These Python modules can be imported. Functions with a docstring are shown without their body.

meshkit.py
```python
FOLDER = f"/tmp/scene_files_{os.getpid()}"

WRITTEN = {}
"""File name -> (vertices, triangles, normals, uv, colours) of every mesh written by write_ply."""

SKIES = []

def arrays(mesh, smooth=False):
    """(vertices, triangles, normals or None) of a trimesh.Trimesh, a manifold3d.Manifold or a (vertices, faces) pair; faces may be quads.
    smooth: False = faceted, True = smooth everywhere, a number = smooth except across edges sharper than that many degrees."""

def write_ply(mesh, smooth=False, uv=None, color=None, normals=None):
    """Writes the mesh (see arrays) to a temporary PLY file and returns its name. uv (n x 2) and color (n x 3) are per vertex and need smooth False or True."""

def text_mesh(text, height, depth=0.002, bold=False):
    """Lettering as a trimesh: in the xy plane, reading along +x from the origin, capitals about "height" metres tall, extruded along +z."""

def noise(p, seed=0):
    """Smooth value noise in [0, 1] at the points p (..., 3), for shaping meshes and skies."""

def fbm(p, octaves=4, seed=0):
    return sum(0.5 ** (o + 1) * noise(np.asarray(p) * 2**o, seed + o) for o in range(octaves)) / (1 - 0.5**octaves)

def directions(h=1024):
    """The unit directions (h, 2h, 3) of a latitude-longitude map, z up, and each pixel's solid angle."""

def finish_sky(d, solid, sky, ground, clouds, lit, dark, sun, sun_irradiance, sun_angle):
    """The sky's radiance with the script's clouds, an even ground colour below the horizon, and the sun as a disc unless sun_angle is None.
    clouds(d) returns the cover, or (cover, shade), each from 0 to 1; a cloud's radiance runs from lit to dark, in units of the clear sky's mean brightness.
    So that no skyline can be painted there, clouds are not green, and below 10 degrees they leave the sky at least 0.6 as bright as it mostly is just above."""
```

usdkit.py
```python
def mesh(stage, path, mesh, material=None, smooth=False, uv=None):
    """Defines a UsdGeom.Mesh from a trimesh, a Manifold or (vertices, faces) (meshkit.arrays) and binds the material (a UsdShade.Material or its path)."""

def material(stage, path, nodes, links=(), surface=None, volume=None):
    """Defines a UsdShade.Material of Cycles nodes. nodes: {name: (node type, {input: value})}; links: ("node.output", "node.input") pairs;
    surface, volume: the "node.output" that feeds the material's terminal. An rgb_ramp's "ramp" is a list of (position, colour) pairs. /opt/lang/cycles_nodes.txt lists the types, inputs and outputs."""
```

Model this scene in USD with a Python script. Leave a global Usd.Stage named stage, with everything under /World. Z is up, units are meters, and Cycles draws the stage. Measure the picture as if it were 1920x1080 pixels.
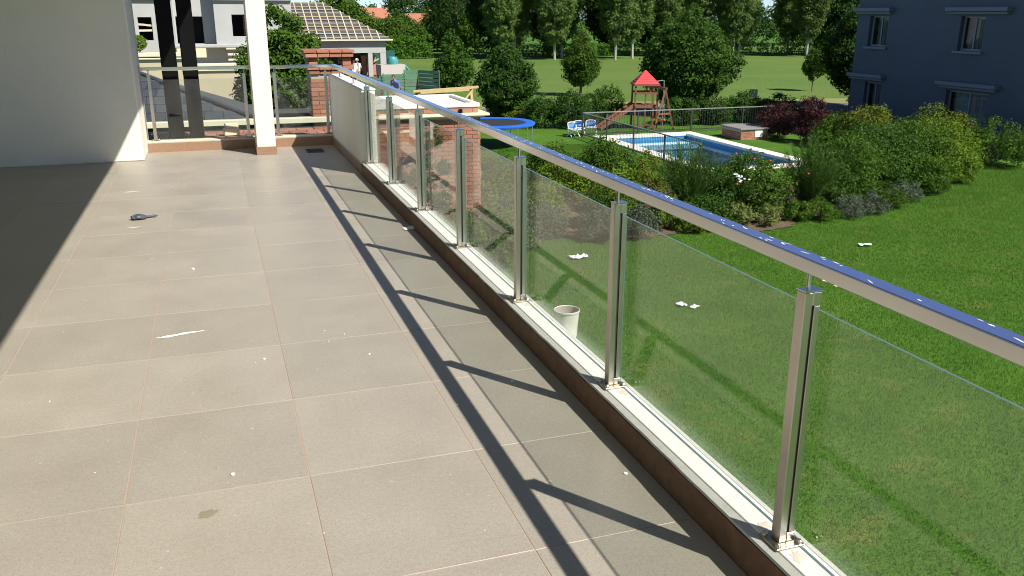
import math, random
import numpy as np, trimesh, manifold3d as m3, usdkit, meshkit
from pxr import Usd, UsdGeom, UsdLux, UsdShade, Gf, Sdf, Vt

stage = Usd.Stage.CreateInMemory()
UsdGeom.SetStageUpAxis(stage, UsdGeom.Tokens.z)
UsdGeom.SetStageMetersPerUnit(stage, 1.0)
UsdGeom.Xform.Define(stage, '/World')
UsdGeom.Scope.Define(stage, '/World/Looks')
rng = np.random.default_rng(7)
random.seed(7)

# ------------------------------------------------------------------ camera, sky, sun, exposure
PITCH, YAW, ROLL, EYE = .3072, .3255, .0017, 1.65
EXPOSURE = 0.95
SUN = np.array([.575, -.83, 1.0]); SUN /= np.linalg.norm(SUN)
SUN_INTENSITY, SKY_STRENGTH = 1.0, .066
GROUND = -3.0
cam = UsdGeom.Camera.Define(stage, '/World/camera')
cam.CreateHorizontalApertureAttr(36.0); cam.CreateVerticalApertureAttr(20.25)
cam.CreateFocalLengthAttr(36.0 * 1620.67 / 1920)
cam.CreateClippingRangeAttr(Gf.Vec2f(.05, 2000))
cam.CreateExposureAttr(EXPOSURE)
_f = np.array([math.sin(YAW) * math.cos(PITCH), math.cos(YAW) * math.cos(PITCH), -math.sin(PITCH)])
_r = np.array([math.cos(YAW), -math.sin(YAW), 0]); _u = np.cross(_r, _f)
_r2 = _r * math.cos(ROLL) + _u * math.sin(ROLL); _u2 = -_r * math.sin(ROLL) + _u * math.cos(ROLL)
cam.AddTransformOp().Set(Gf.Matrix4d(*_r2, 0, *_u2, 0, *(-_f), 0, 0, 0, EYE, 1))

sky = UsdLux.DomeLight.Define(stage, '/World/sky')
sky.GetPrim().SetCustomDataByKey('kind', 'structure')
sky.GetPrim().SetCustomDataByKey('label', 'clear pale blue sky above the far treetops')
sky.GetPrim().SetCustomDataByKey('category', 'sky')
sky_mat = usdkit.material(stage, '/World/Looks/sky_light', {
    'tex': ('sky_texture', {'sky_type': 'single_scattering', 'sun_disc': False, 'sun_elevation': float(math.asin(SUN[2])),
                            'sun_rotation': float(math.atan2(SUN[0], SUN[1])), 'air_density': .6, 'altitude': 1500.0, 'aerosol_density': .1, 'ozone_density': 3.0}),
    'bg': ('background_shader', {'strength': SKY_STRENGTH})}, [('tex.color', 'bg.color')], surface='bg.background')
UsdShade.MaterialBindingAPI.Apply(sky.GetPrim()).Bind(sky_mat)
sun = UsdLux.DistantLight.Define(stage, '/World/sun')
sun.CreateIntensityAttr(SUN_INTENSITY); sun.CreateAngleAttr(.53); sun.CreateNormalizeAttr(True)
sun.CreateColorAttr(Gf.Vec3f(1.0, .95, .86))
_z = SUN; _x = np.cross([0, 0, 1.0], _z); _x /= np.linalg.norm(_x); _y = np.cross(_z, _x)
sun.AddTransformOp().Set(Gf.Matrix4d(*_x, 0, *_y, 0, *_z, 0, 0, 0, 20, 1))

# ------------------------------------------------------------------ helpers
_used = {}
def free(parent, name):
    k = (parent, name); n = _used.get(k, 0); _used[k] = n + 1
    return f'{parent}/{name}' if n == 0 else f'{parent}/{name}_{n:03d}'

def pathof(p):
    return '/World' if p is None else (p if isinstance(p, str) else str(p.GetPath()))

def tag(o, label=None, cat=None, group=None, kind=None):
    p = o if isinstance(o, Usd.Prim) else o.GetPrim()
    for k, v in (('label', label), ('category', cat), ('group', group), ('kind', kind)):
        if v: p.SetCustomDataByKey(k, v)
    return p

def thing(name, label, cat, loc=(0, 0, 0), rotz=0, group=None, kind=None, scale=None):
    x = UsdGeom.Xform.Define(stage, free('/World', name))
    x.AddTranslateOp().Set(Gf.Vec3d(*map(float, loc)))
    x.AddRotateZOp().Set(float(rotz))
    if scale is not None:
        s = (scale,) * 3 if np.ndim(scale) == 0 else scale
        x.AddScaleOp().Set(Gf.Vec3f(*map(float, s)))
    return tag(x, label, cat, group, kind)

def obj(name, mesh, mat, parent=None, smooth=False, label=None, kind=None):
    if isinstance(mesh, M): mesh = mesh.get()
    m = usdkit.mesh(stage, free(pathof(parent), name), mesh, MAT[mat] if isinstance(mat, str) else mat, smooth=smooth)
    return tag(m, label, None, None, kind)

def dup(root, loc, rotz, label, group=None, scale=None):
    base = root.GetName(); base = base[:-4] if base[-4] == '_' and base[-3:].isdigit() else base; cat = root.GetCustomDataByKey('category')
    r = thing(base, label, cat, loc, rotz, group or root.GetCustomDataByKey('group'), None, scale)
    r.GetReferences().AddInternalReference(root.GetPath())
    r.SetInstanceable(True)
    return r

def struct(name, mesh, mat, label=None, cat=None, parent=None, smooth=False):
    o = obj(name, mesh, mat, parent, smooth)
    return tag(o, label, cat, None, 'structure')

class M:
    def __init__(s): s.v, s.f, s.n = [], [], 0
    def add(s, v, f):
        v = np.asarray(v, float).reshape(-1, 3); f = np.asarray(f, int)
        if f.shape[1] == 4: f = np.vstack([f[:, [0, 1, 2]], f[:, [0, 2, 3]]])
        s.v.append(v); s.f.append(f + s.n); s.n += len(v); return s
    def tm(s, t): return s.add(t.vertices, t.faces)
    def box(s, a, b, R=None, c=None):
        lo, hi = np.minimum(a, b), np.maximum(a, b)
        v = np.array([[(lo, hi)[i][0], (lo, hi)[j][1], (lo, hi)[k][2]] for i in (0, 1) for j in (0, 1) for k in (0, 1)], float)
        if R is not None: v = (v - c) @ np.asarray(R).T + c
        return s.add(v, [[0, 1, 3, 2], [4, 6, 7, 5], [0, 4, 5, 1], [2, 3, 7, 6], [0, 2, 6, 4], [1, 5, 7, 3]])
    def cbox(s, a, b, ch=.004):
        """box with chamfered edges"""
        lo, hi = np.minimum(a, b).astype(float), np.maximum(a, b).astype(float)
        c = (lo + hi) / 2; h = (hi - lo) / 2; ch = min(ch, *(h * .45))
        pts = []
        for sx in (-1, 1):
            for sy in (-1, 1):
                for sz in (-1, 1):
                    q = np.array([sx, sy, sz])
                    for ax in range(3):
                        e = h - ch; e = e.copy(); e[ax] = h[ax]; pts.append(c + q * e)
        t = trimesh.Trimesh(pts, process=False).convex_hull
        return s.tm(t)
    def bar(s, p, q, w, h=None, up=(0, 0, 1)):
        h = h or w; p, q = np.asarray(p, float), np.asarray(q, float)
        d = q - p; d /= np.linalg.norm(d); up = np.asarray(up, float)
        if abs(d @ up) > .95: up = np.array([0, 1.0, 0])
        x = np.cross(d, up); x /= np.linalg.norm(x); y = np.cross(x, d)
        v = [o + x * a * w / 2 + y * b * h / 2 for o in (p, q) for a, b in ((-1, -1), (1, -1), (1, 1), (-1, 1))]
        return s.add(v, [[0, 3, 2, 1], [4, 5, 6, 7], [0, 1, 5, 4], [1, 2, 6, 5], [2, 3, 7, 6], [3, 0, 4, 7]])
    def tube(s, pts, rad, n=8, cap=True):
        pts = np.asarray(pts, float); rad = np.broadcast_to(np.asarray(rad, float), len(pts)); k = len(pts)
        t = np.gradient(pts, axis=0); t /= np.linalg.norm(t, axis=1, keepdims=True)
        ref = np.array([0, 0, 1.0]) if abs(t[0, 2]) < .9 else np.array([1.0, 0, 0])
        vs = []
        for i in range(k):
            a = np.cross(t[i], ref); a /= np.linalg.norm(a); b = np.cross(t[i], a); ref = np.cross(a, t[i])
            th = np.arange(n) * 2 * np.pi / n
            vs.append(pts[i] + rad[i] * (np.cos(th)[:, None] * a + np.sin(th)[:, None] * b))
        v = np.vstack(vs); f = []
        for i in range(k - 1):
            for j in range(n):
                f.append([i * n + j, (i + 1) * n + j, (i + 1) * n + (j + 1) % n, i * n + (j + 1) % n])
        f = np.array(f); f = np.vstack([f[:, [0, 1, 2]], f[:, [0, 2, 3]]])
        if cap:
            v = np.vstack([v, pts[0], pts[-1]]); a, b = k * n, k * n + 1
            f = np.vstack([f, [[a, j, (j + 1) % n] for j in range(n)], [[b, (k - 1) * n + (j + 1) % n, (k - 1) * n + j] for j in range(n)]])
        return s.add(v, f)
    def lathe(s, prof, c=(0, 0, 0), n=24):
        prof = np.asarray(prof, float); th = np.arange(n) * 2 * np.pi / n; k = len(prof)
        v = np.array([[c[0] + r * np.cos(a), c[1] + r * np.sin(a), c[2] + z] for r, z in prof for a in th])
        f = [[i * n + j, i * n + (j + 1) % n, (i + 1) * n + (j + 1) % n, (i + 1) * n + j] for i in range(k - 1) for j in range(n)]
        return s.add(v, f)
    def prism(s, poly, z0, z1):
        """convex-ish polygon (x, y) extruded along z"""
        p = np.asarray(poly, float); n = len(p)
        v = np.vstack([np.c_[p, np.full(n, z0)], np.c_[p, np.full(n, z1)]])
        f = [[0, i + 1, i] for i in range(1, n - 1)] + [[n, n + i, n + i + 1] for i in range(1, n - 1)]
        for i in range(n):
            j = (i + 1) % n; f += [[i, j, n + j], [i, n + j, n + i]]
        return s.add(v, f)
    def quad(s, *p): return s.add(p, [[0, 1, 2, 3]])
    def get(s): return np.vstack(s.v), np.vstack(s.f)

def leaf_mesh(c, n, size, r, fold=.25, aspect=.55):
    """folded leaves at centres c with normals n"""
    c = np.asarray(c); k = len(c); size = np.broadcast_to(size, k)[:, None]
    n = n / np.linalg.norm(n, axis=1, keepdims=True)
    d = r.normal(size=(k, 3)); d -= (d * n).sum(1, keepdims=True) * n; d /= np.linalg.norm(d, axis=1, keepdims=True)
    x = np.cross(d, n); L = size; W = size * aspect
    v = np.stack([c - d * L * .5, c - x * W * .5 + n * W * fold - d * L * .05, c + d * L * .5 - n * W * fold * .6, c + x * W * .5 + n * W * fold - d * L * .05], 1).reshape(-1, 3)
    i = np.arange(k)[:, None] * 4
    return v, np.vstack([i + [0, 2, 1], i + [0, 3, 2]])

def unit(r, k):
    d = r.normal(size=(k, 3)); return d / np.linalg.norm(d, axis=1, keepdims=True)

def rock(s, c, size, r, sub=2, amp=.3, flat=1.0):
    t = trimesh.creation.icosphere(subdivisions=sub)
    v = t.vertices * (1 + amp * (meshkit.fbm(t.vertices * 1.7 + r.uniform(0, 50, 3), 3)[:, None] - .5) * 2)
    return s.add(v * np.asarray(size) * [1, 1, flat] + np.asarray(c), t.faces)

# ------------------------------------------------------------------ materials
MAT = {}
def mat(name, col, rough=.6, metal=0., spec=.5, noise=None, speck=None, island=None, rnd=None, bump=None, coat=0, trans=None, aniso=None):
    """noise: (scale, colour2, contrast)   speck: (scale, colour, cover)   island / rnd: brightness spread per loose piece / per object   bump: (scale, strength)"""
    N = {'p': ('principled_bsdf', {'roughness': rough, 'metallic': metal, 'specular_ior_level': spec, 'coat_weight': coat, 'base_color': col}), 'g': ('geometry', {})}
    L = []; cur = None
    if noise:
        N['n1'] = ('noise_texture', {'scale': noise[0], 'detail': 6.0, 'roughness': .62})
        L.append(('g.position', 'n1.vector'))
        w = noise[2] if len(noise) > 2 else .25
        N['r1'] = ('rgb_ramp', {'ramp': [(.5 - w, col), (.5 + w, noise[1])]})
        L += [('n1.fac', 'r1.fac')]; cur = 'r1.color'
    if speck:
        N['n2'] = ('noise_texture', {'scale': speck[0], 'detail': 2.0}); L.append(('g.position', 'n2.vector'))
        N['r2'] = ('rgb_ramp', {'ramp': [(speck[2] - .03, (0, 0, 0)), (speck[2] + .03, (1, 1, 1))]})
        N['m2'] = ('mix', {'mix_type': 'mix', 'color1': col, 'color2': speck[1]})
        L += [('n2.fac', 'r2.fac'), ('r2.color', 'm2.fac')]
        if cur: L.append((cur, 'm2.color1'))
        cur = 'm2.color'
    for key, src, amt in (('i', 'g.random_per_island', island), ('o', 'oi.random', rnd)):
        if amt:
            if key == 'o': N['oi'] = ('object_info', {})
            N['mr' + key] = ('map_range', {'from_min': 0., 'from_max': 1., 'to_min': 1 - amt, 'to_max': 1 + amt})
            N['h' + key] = ('hsv', {'color': col}); L += [(src, f'mr{key}.value'), (f'mr{key}.result', f'h{key}.value')]
            if cur: L.append((cur, f'h{key}.color'))
            cur = f'h{key}.color'
    if cur: L.append((cur, 'p.base_color'))
    if bump:
        N['nb'] = ('noise_texture', {'scale': bump[0], 'detail': 5.0}); L.append(('g.position', 'nb.vector'))
        N['b'] = ('bump', {'strength': bump[1], 'distance': bump[2] if len(bump) > 2 else .01}); L += [('nb.fac', 'b.height'), ('b.normal', 'p.normal')]
    MAT[name] = usdkit.material(stage, f'/World/Looks/{name}', N, L, surface='p.BSDF')

def leafmat(name, dark, light, translucent=.28, rough=.55, rnd=.12, big=.35):
    N = {'g': ('geometry', {}), 'oi': ('object_info', {}),
         'n': ('noise_texture', {'scale': big, 'detail': 3.0}),
         'a': ('math', {'math_type': 'multiply_add', 'value2': .55}), 'a2': ('math', {'math_type': 'multiply', 'value2': .5}),
         'r': ('rgb_ramp', {'ramp': [(0., dark), (.55, tuple((np.array(dark) + light) / 2)), (1., light)]}),
         'mo': ('map_range', {'to_min': 1 - rnd, 'to_max': 1 + rnd}), 'h': ('hsv', {}),
         'p': ('principled_bsdf', {'roughness': rough, 'specular_ior_level': .22}), 't': ('translucent_bsdf', {}),
         'm': ('mix_closure', {'fac': translucent})}
    L = [('g.position', 'n.vector'), ('n.fac', 'a2.value1'), ('g.random_per_island', 'a.value1'), ('a2.value', 'a.value3'), ('a.value', 'r.fac'),
         ('oi.random', 'mo.value'), ('mo.result', 'h.value'), ('r.color', 'h.color'), ('h.color', 'p.base_color'), ('h.color', 't.color'),
         ('p.BSDF', 'm.closure1'), ('t.BSDF', 'm.closure2')]
    MAT[name] = usdkit.material(stage, f'/World/Looks/{name}', N, L, surface='m.closure')

def tilemat(name, col):
    N = {'g': ('geometry', {}), 'oi': ('object_info', {}),
         'n1': ('noise_texture', {'scale': 2.2, 'detail': 5.0, 'roughness': .6}), 'n2': ('noise_texture', {'scale': 150., 'detail': 3.0}),
         'n3': ('noise_texture', {'scale': 55., 'detail': 4.0, 'roughness': .7}), 'n4': ('noise_texture', {'scale': 38., 'detail': 1.0}),
         'r1': ('rgb_ramp', {'ramp': [(.3, tuple(np.array(col) * .935)), (.7, tuple(np.array(col) * 1.05 + [.0, .004, .006]))]}),
         'r2': ('rgb_ramp', {'ramp': [(.3, (.62, .6, .58)), (.52, (1, 1, 1)), (.75, (1.0, 1.0, 1.0))]}),
         'r3': ('rgb_ramp', {'ramp': [(.3, (.84, .85, .86)), (.7, (1, 1, 1))]}),
         'r4': ('rgb_ramp', {'ramp': [(.76, (0, 0, 0)), (.80, (.5, .5, .5))]}),
         'm1': ('mix', {'mix_type': 'multiply', 'fac': .55}), 'm2': ('mix', {'mix_type': 'multiply', 'fac': 1.0}),
         'm3': ('mix', {'mix_type': 'mix', 'color2': (.62, .6, .55)}),
         'mo': ('map_range', {'to_min': .94, 'to_max': 1.05}), 'h': ('hsv', {}),
         'rr': ('map_range', {'from_min': .3, 'from_max': .7, 'to_min': .34, 'to_max': .5}),
         'b': ('bump', {'strength': .25, 'distance': .002}),
         'p': ('principled_bsdf', {'specular_ior_level': .5})}
    L = [('g.position', f'n{i}.vector') for i in (1, 2, 3, 4)]
    L += [('n1.fac', 'r1.fac'), ('n2.fac', 'r2.fac'), ('n3.fac', 'r3.fac'), ('n4.fac', 'r4.fac'), ('r1.color', 'm1.color1'), ('r2.color', 'm1.color2'),
          ('m1.color', 'm2.color1'), ('r3.color', 'm2.color2'), ('m2.color', 'm3.color1'), ('r4.color', 'm3.fac'), ('m3.color', 'h.color'),
          ('oi.random', 'mo.value'), ('mo.result', 'h.value'), ('h.color', 'p.base_color'), ('n1.fac', 'rr.value'), ('rr.result', 'p.roughness'),
          ('n2.fac', 'b.height'), ('b.normal', 'p.normal')]
    MAT[name] = usdkit.material(stage, f'/World/Looks/{name}', N, L, surface='p.BSDF')

tilemat('floor_tile', (.372, .332, .272))
mat('grout', (.43, .265, .185), .9, noise=(3., (.36, .28, .22), .2))
mat('skirting', (.30, .185, .115), .55, noise=(30., (.24, .14, .085)))
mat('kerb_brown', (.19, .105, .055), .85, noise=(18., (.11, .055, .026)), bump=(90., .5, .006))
mat('cement', (.50, .49, .45), .9, noise=(25., (.40, .39, .36)), bump=(140., .4, .004))
mat('white_sill', (.85, .84, .80), .6, noise=(5., (.80, .78, .73), .2), speck=(60., (.5, .4, .33), .76))
mat('rust_stain', (.72, .57, .47), .8, noise=(30., (.79, .72, .64)))
mat('dark_joint', (.05, .05, .045), .9)
mat('plaster', (.76, .735, .64), .85, noise=(1.6, (.665, .645, .565), .3), bump=(70., .5, .008))
mat('cream', (.70, .64, .46), .8, noise=(6., (.64, .58, .42)))
mat('beige_wall', (.46, .40, .27), .85, noise=(1.2, (.42, .365, .25)))
mat('grey_render', (.44, .45, .43), .9, noise=(1.1, (.36, .37, .355), .3), bump=(30., .3, .01))
mat('steel', (.58, .55, .50), .27, 1.0, noise=(8., (.50, .47, .43)), bump=(300., .04, .001))
mat('steel_polished', (.66, .66, .66), .14, 1.0)
mat('bolt_steel', (.50, .46, .40), .38, 1.0)
mat('plate_steel', (.44, .40, .33), .42, 1.0, noise=(40., (.36, .32, .26)))
mat('rubber', (.025, .025, .025), .6)
mat('black_paint', (.0035, .0035, .004), .6, spec=.12)
mat('glass_edge', (.10, .155, .155), .2, spec=.5)
mat('slate', (.042, .05, .06), .6, rnd=.18, noise=(4., (.06, .068, .078)))
mat('underlay', (.07, .07, .075), .8)
mat('fascia', (.60, .56, .42), .7)
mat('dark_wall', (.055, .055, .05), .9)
for i, c in enumerate([(.40, .17, .105), (.34, .135, .08), (.45, .21, .14), (.38, .19, .13)]):
    mat(f'brick_{"abcd"[i]}', c, .9, rnd=.1, noise=(30., tuple(np.array(c) * .75)), bump=(60., .5, .006))
mat('mortar', (.46, .41, .34), .95, noise=(40., (.36, .32, .27)))
mat('white_roof', (.80, .78, .70), .8, noise=(2., (.74, .71, .62)))
mat('batten', (.60, .50, .33), .8, rnd=.15)
mat('timber_yellow', (.62, .48, .23), .75, noise=(9., (.5, .37, .17)))
mat('wood', (.23, .095, .045), .65, rnd=.1, noise=(14., (.17, .065, .03)))
mat('wood_dark', (.075, .035, .02), .7)
mat('red_roof', (.62, .055, .06), .6, noise=(3., (.55, .045, .05)))
mat('orange_plastic', (.75, .11, .05), .4)
mat('blue_pad', (.02, .14, .62), .5, noise=(3., (.02, .11, .52)))
mat('black_mat', (.018, .02, .026), .8)
mat('galvanised', (.52, .55, .58), .35, .8)
mat('fence_paint', (.035, .038, .038), .5)
mat('fence_rail_paint', (.22, .23, .22), .45)
mat('white_plastic', (.80, .81, .80), .35)
mat('blue_cloth', (.10, .27, .68), .7)
mat('coping', (.80, .77, .68), .8, rnd=.05, noise=(8., (.72, .69, .6)))
mat('pool_blue', (.034, .21, .38), .5, noise=(2., (.028, .18, .335)))
mat('pool_shelf', (.45, .66, .80), .5)
mat('soil', (.10, .065, .04), .95, noise=(3., (.16, .105, .065)), bump=(40., .6, .03))
mat('asphalt', (.125, .13, .14), .9, noise=(2., (.10, .105, .115)))
mat('dry_verge', (.24, .23, .08), .95, noise=(1.5, (.17, .20, .06)))
mat('bark', (.16, .12, .085), .95, noise=(12., (.10, .075, .055)), bump=(30., .7, .02))
mat('pale_bark', (.42, .40, .35), .9, noise=(5., (.26, .24, .2)))
mat('paper', (.84, .85, .86), .8)
mat('smear', (.74, .71, .66), .9)
mat('dirt_spot', (.245, .205, .145), .6)
mat('dark_rubber', (.055, .065, .085), .5)
mat('drain_grate', (.07, .06, .055), .5, .4)
mat('bucket', (.66, .65, .58), .6, noise=(9., (.55, .53, .46)))
mat('bucket_inside', (.36, .33, .28), .9)
mat('sign_green', (.02, .045, .04), .5)
mat('green_board', (.085, .20, .12), .7, rnd=.14, noise=(6., (.12, .24, .15)))
mat('tarp_green', (.012, .085, .07), .6)
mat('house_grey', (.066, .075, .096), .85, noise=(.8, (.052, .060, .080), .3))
mat('trim_grey', (.13, .14, .16), .8)
mat('window_frame', (.16, .17, .19), .5)
mat('curtain', (.22, .24, .27), .9)
mat('roof_red_tile', (.42, .17, .10), .85, noise=(1., (.34, .13, .08)))
mat('far_white', (.75, .72, .66), .8)
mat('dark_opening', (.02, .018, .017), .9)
mat('stone_slab', (.24, .23, .22), .85, noise=(6., (.18, .175, .17)))
mat('skin', (.42, .24, .165), .6)
mat('skin_dark', (.28, .16, .10), .6)
mat('hair', (.02, .015, .012), .6)
mat('shirt_blue', (.10, .17, .48), .8)
mat('shirt_white', (.74, .74, .72), .8)
mat('shirt_pale', (.55, .62, .60), .8)
mat('trousers_dark', (.035, .035, .06), .8)
mat('trousers_tan', (.34, .27, .17), .8)
mat('flower_white', (.8, .8, .78), .7)
mat('mixer_paint', (.45, .42, .38), .6)
mat('mixer_teal', (.05, .28, .28), .5)
mat('pink_block', (.45, .22, .17), .9)
mat('blue_film', (.055, .080, .225), .2, spec=.8, noise=(4., (.065, .095, .25)), coat=.5)

# lawn and field: mown grass colour with patches, wear and a fine blade relief
def grassmat(name, a, b, dry, scale, fine):
    N = {'g': ('geometry', {}), 'n1': ('noise_texture', {'scale': scale, 'detail': 6.0, 'roughness': .65}), 'n2': ('noise_texture', {'scale': fine, 'detail': 3.0}),
         'n3': ('noise_texture', {'scale': scale * 2.7, 'detail': 4.0}),
         'r1': ('rgb_ramp', {'ramp': [(.3, a), (.7, b)]}), 'r2': ('rgb_ramp', {'ramp': [(.3, (.62, .62, .62)), (.7, (1.15, 1.15, 1.1))]}),
         'r3': ('rgb_ramp', {'ramp': [(.56, (0, 0, 0)), (.78, (.75, .75, .75))]}),
         'd': ('mix', {'mix_type': 'mix', 'color2': dry}), 'm': ('mix', {'mix_type': 'multiply', 'fac': 1.0}),
         'b': ('bump', {'strength': .6, 'distance': .03}), 'p': ('principled_bsdf', {'roughness': .8, 'specular_ior_level': .15})}
    L = [('g.position', 'n1.vector'), ('g.position', 'n2.vector'), ('g.position', 'n3.vector'), ('n1.fac', 'r1.fac'), ('n2.fac', 'r2.fac'), ('n3.fac', 'r3.fac'),
         ('r1.color', 'd.color1'), ('r3.color', 'd.fac'), ('d.color', 'm.color1'), ('r2.color', 'm.color2'), ('m.color', 'p.base_color'), ('n2.fac', 'b.height'), ('b.normal', 'p.normal')]
    MAT[name] = usdkit.material(stage, f'/World/Looks/{name}', N, L, surface='p.BSDF')
grassmat('lawn', (.050, .140, .012), (.090, .195, .022), (.19, .20, .055), .7, 45.)
grassmat('field', (.095, .17, .034), (.135, .20, .048), (.17, .185, .06), .12, 6.)

# glass panes: clear, slightly green, reflecting by fresnel
def glassmat(name, tint, f0=.044):
    MAT[name] = usdkit.material(stage, f'/World/Looks/{name}', {
        't': ('transparent_bsdf', {'color': tint}), 'gl': ('glossy_bsdf', {'roughness': .0, 'color': (1, 1, 1)}), 'lw': ('layer_weight', {'blend': .5}),
        'pw': ('math', {'math_type': 'power', 'value2': 5.}), 'f': ('math', {'math_type': 'multiply_add', 'value2': 1 - f0, 'value3': f0}), 'm': ('mix_closure', {}),
        'g': ('geometry', {}), 'mp': ('mapping', {'scale': (1., 1., .35)}), 'n': ('noise_texture', {'scale': 5., 'detail': 5.0, 'roughness': .7}), 'dust': ('map_range', {'from_min': .35, 'from_max': .8, 'to_min': .0, 'to_max': .024}),
        'd': ('diffuse_bsdf', {'color': (.62, .60, .55)}), 'md': ('mix_closure', {})},
        [('lw.facing', 'pw.value1'), ('pw.value', 'f.value1'), ('f.value', 'm.fac'), ('t.BSDF', 'm.closure1'), ('gl.BSDF', 'm.closure2'),
         ('g.position', 'mp.vector'), ('mp.vector', 'n.vector'), ('n.fac', 'dust.value'), ('dust.result', 'md.fac'), ('m.closure', 'md.closure1'), ('d.BSDF', 'md.closure2')], surface='md.closure')
glassmat('glass', (.935, .955, .935))
glassmat('window_glass', (.7, .75, .75))
MAT['water'] = usdkit.material(stage, '/World/Looks/water', {
    'g': ('geometry', {}), 'n': ('noise_texture', {'scale': 5., 'detail': 3.0}), 'b': ('bump', {'strength': .08, 'distance': .03}),
    't': ('transparent_bsdf', {'color': (.55, .82, .92)}), 'gl': ('glossy_bsdf', {'roughness': .02, 'color': (1, 1, 1)}), 'lw': ('layer_weight', {'blend': .5}),
    'pw': ('math', {'math_type': 'power', 'value2': 5.}), 'f': ('math', {'math_type': 'multiply_add', 'value2': .98, 'value3': .02}), 'm': ('mix_closure', {})},
    [('g.position', 'n.vector'), ('n.fac', 'b.height'), ('b.normal', 'lw.normal'), ('b.normal', 'gl.normal'), ('lw.facing', 'pw.value1'), ('pw.value', 'f.value1'), ('f.value', 'm.fac'), ('t.BSDF', 'm.closure1'), ('gl.BSDF', 'm.closure2')], surface='m.closure')

leafmat('leaf_mid', (.046, .105, .010), (.165, .280, .026), .36)
leafmat('leaf_dark', (.033, .088, .012), (.125, .235, .026), .36)
leafmat('leaf_oak', (.037, .10, .012), (.15, .27, .030), .38)
leafmat('leaf_silver', (.085, .150, .030), (.26, .36, .090), .36)
leafmat('leaf_yellow', (.09, .14, .012), (.34, .36, .03), .3)
leafmat('leaf_lime', (.085, .165, .012), (.27, .36, .028), .34)
leafmat('leaf_variegated', (.10, .15, .03), (.46, .47, .15), .25)
leafmat('leaf_purple', (.035, .012, .016), (.15, .045, .04), .2)
leafmat('leaf_grey', (.07, .10, .06), (.22, .27, .18), .2)
leafmat('leaf_feather', (.038, .092, .012), (.145, .245, .030), .28)
leafmat('leaf_dry', (.09, .06, .035), (.22, .15, .09), .2)
leafmat('leaf_hedge', (.08, .20, .016), (.17, .36, .030), .4)
leafmat('leaf_far_dark', (.024, .062, .012), (.090, .165, .028), .26)
leafmat('grass_blade', (.042, .125, .008), (.20, .315, .035), .38, .6, big=.9)

# ------------------------------------------------------------------ ground
PX0, PX1, PY0, PY1 = 14.5, 18.0, 23.6, 31.2          # pool basin
FAR = 700.
def sheet(x0, y0, x1, y1, z): return [(x0, y0, z), (x1, y0, z), (x1, y1, z), (x0, y1, z)]
gm = M()
for a in ((-FAR, -200, PX0, FAR), (PX1, -200, FAR, FAR), (PX0, -200, PX1, PY0), (PX0, PY1, PX1, FAR)): gm.quad(*sheet(*a, GROUND))
struct('lawn', gm, 'lawn', 'short mown green lawn below the terrace', 'lawn')
def road_y(x, off): return 41.33 - .15 * x + off
fm = M(); fm.quad((-90, road_y(-90, 4.6), GROUND + .004), (160, road_y(160, 4.6), GROUND + .004), (260, 112, GROUND + .004), (-160, 125, GROUND + .004))
struct('field', fm, 'field', 'open sunlit grass field between the road and the far trees', 'field')
vm = M(); vm.quad((-90, road_y(-90, 3.5), GROUND + .008), (160, road_y(160, 3.5), GROUND + .008), (160, road_y(160, 6.4), GROUND + .008), (-90, road_y(-90, 6.0), GROUND + .008))
struct('grass_verge', vm, 'dry_verge', 'dry yellowish grass verge along the far side of the road', 'verge')
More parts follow.
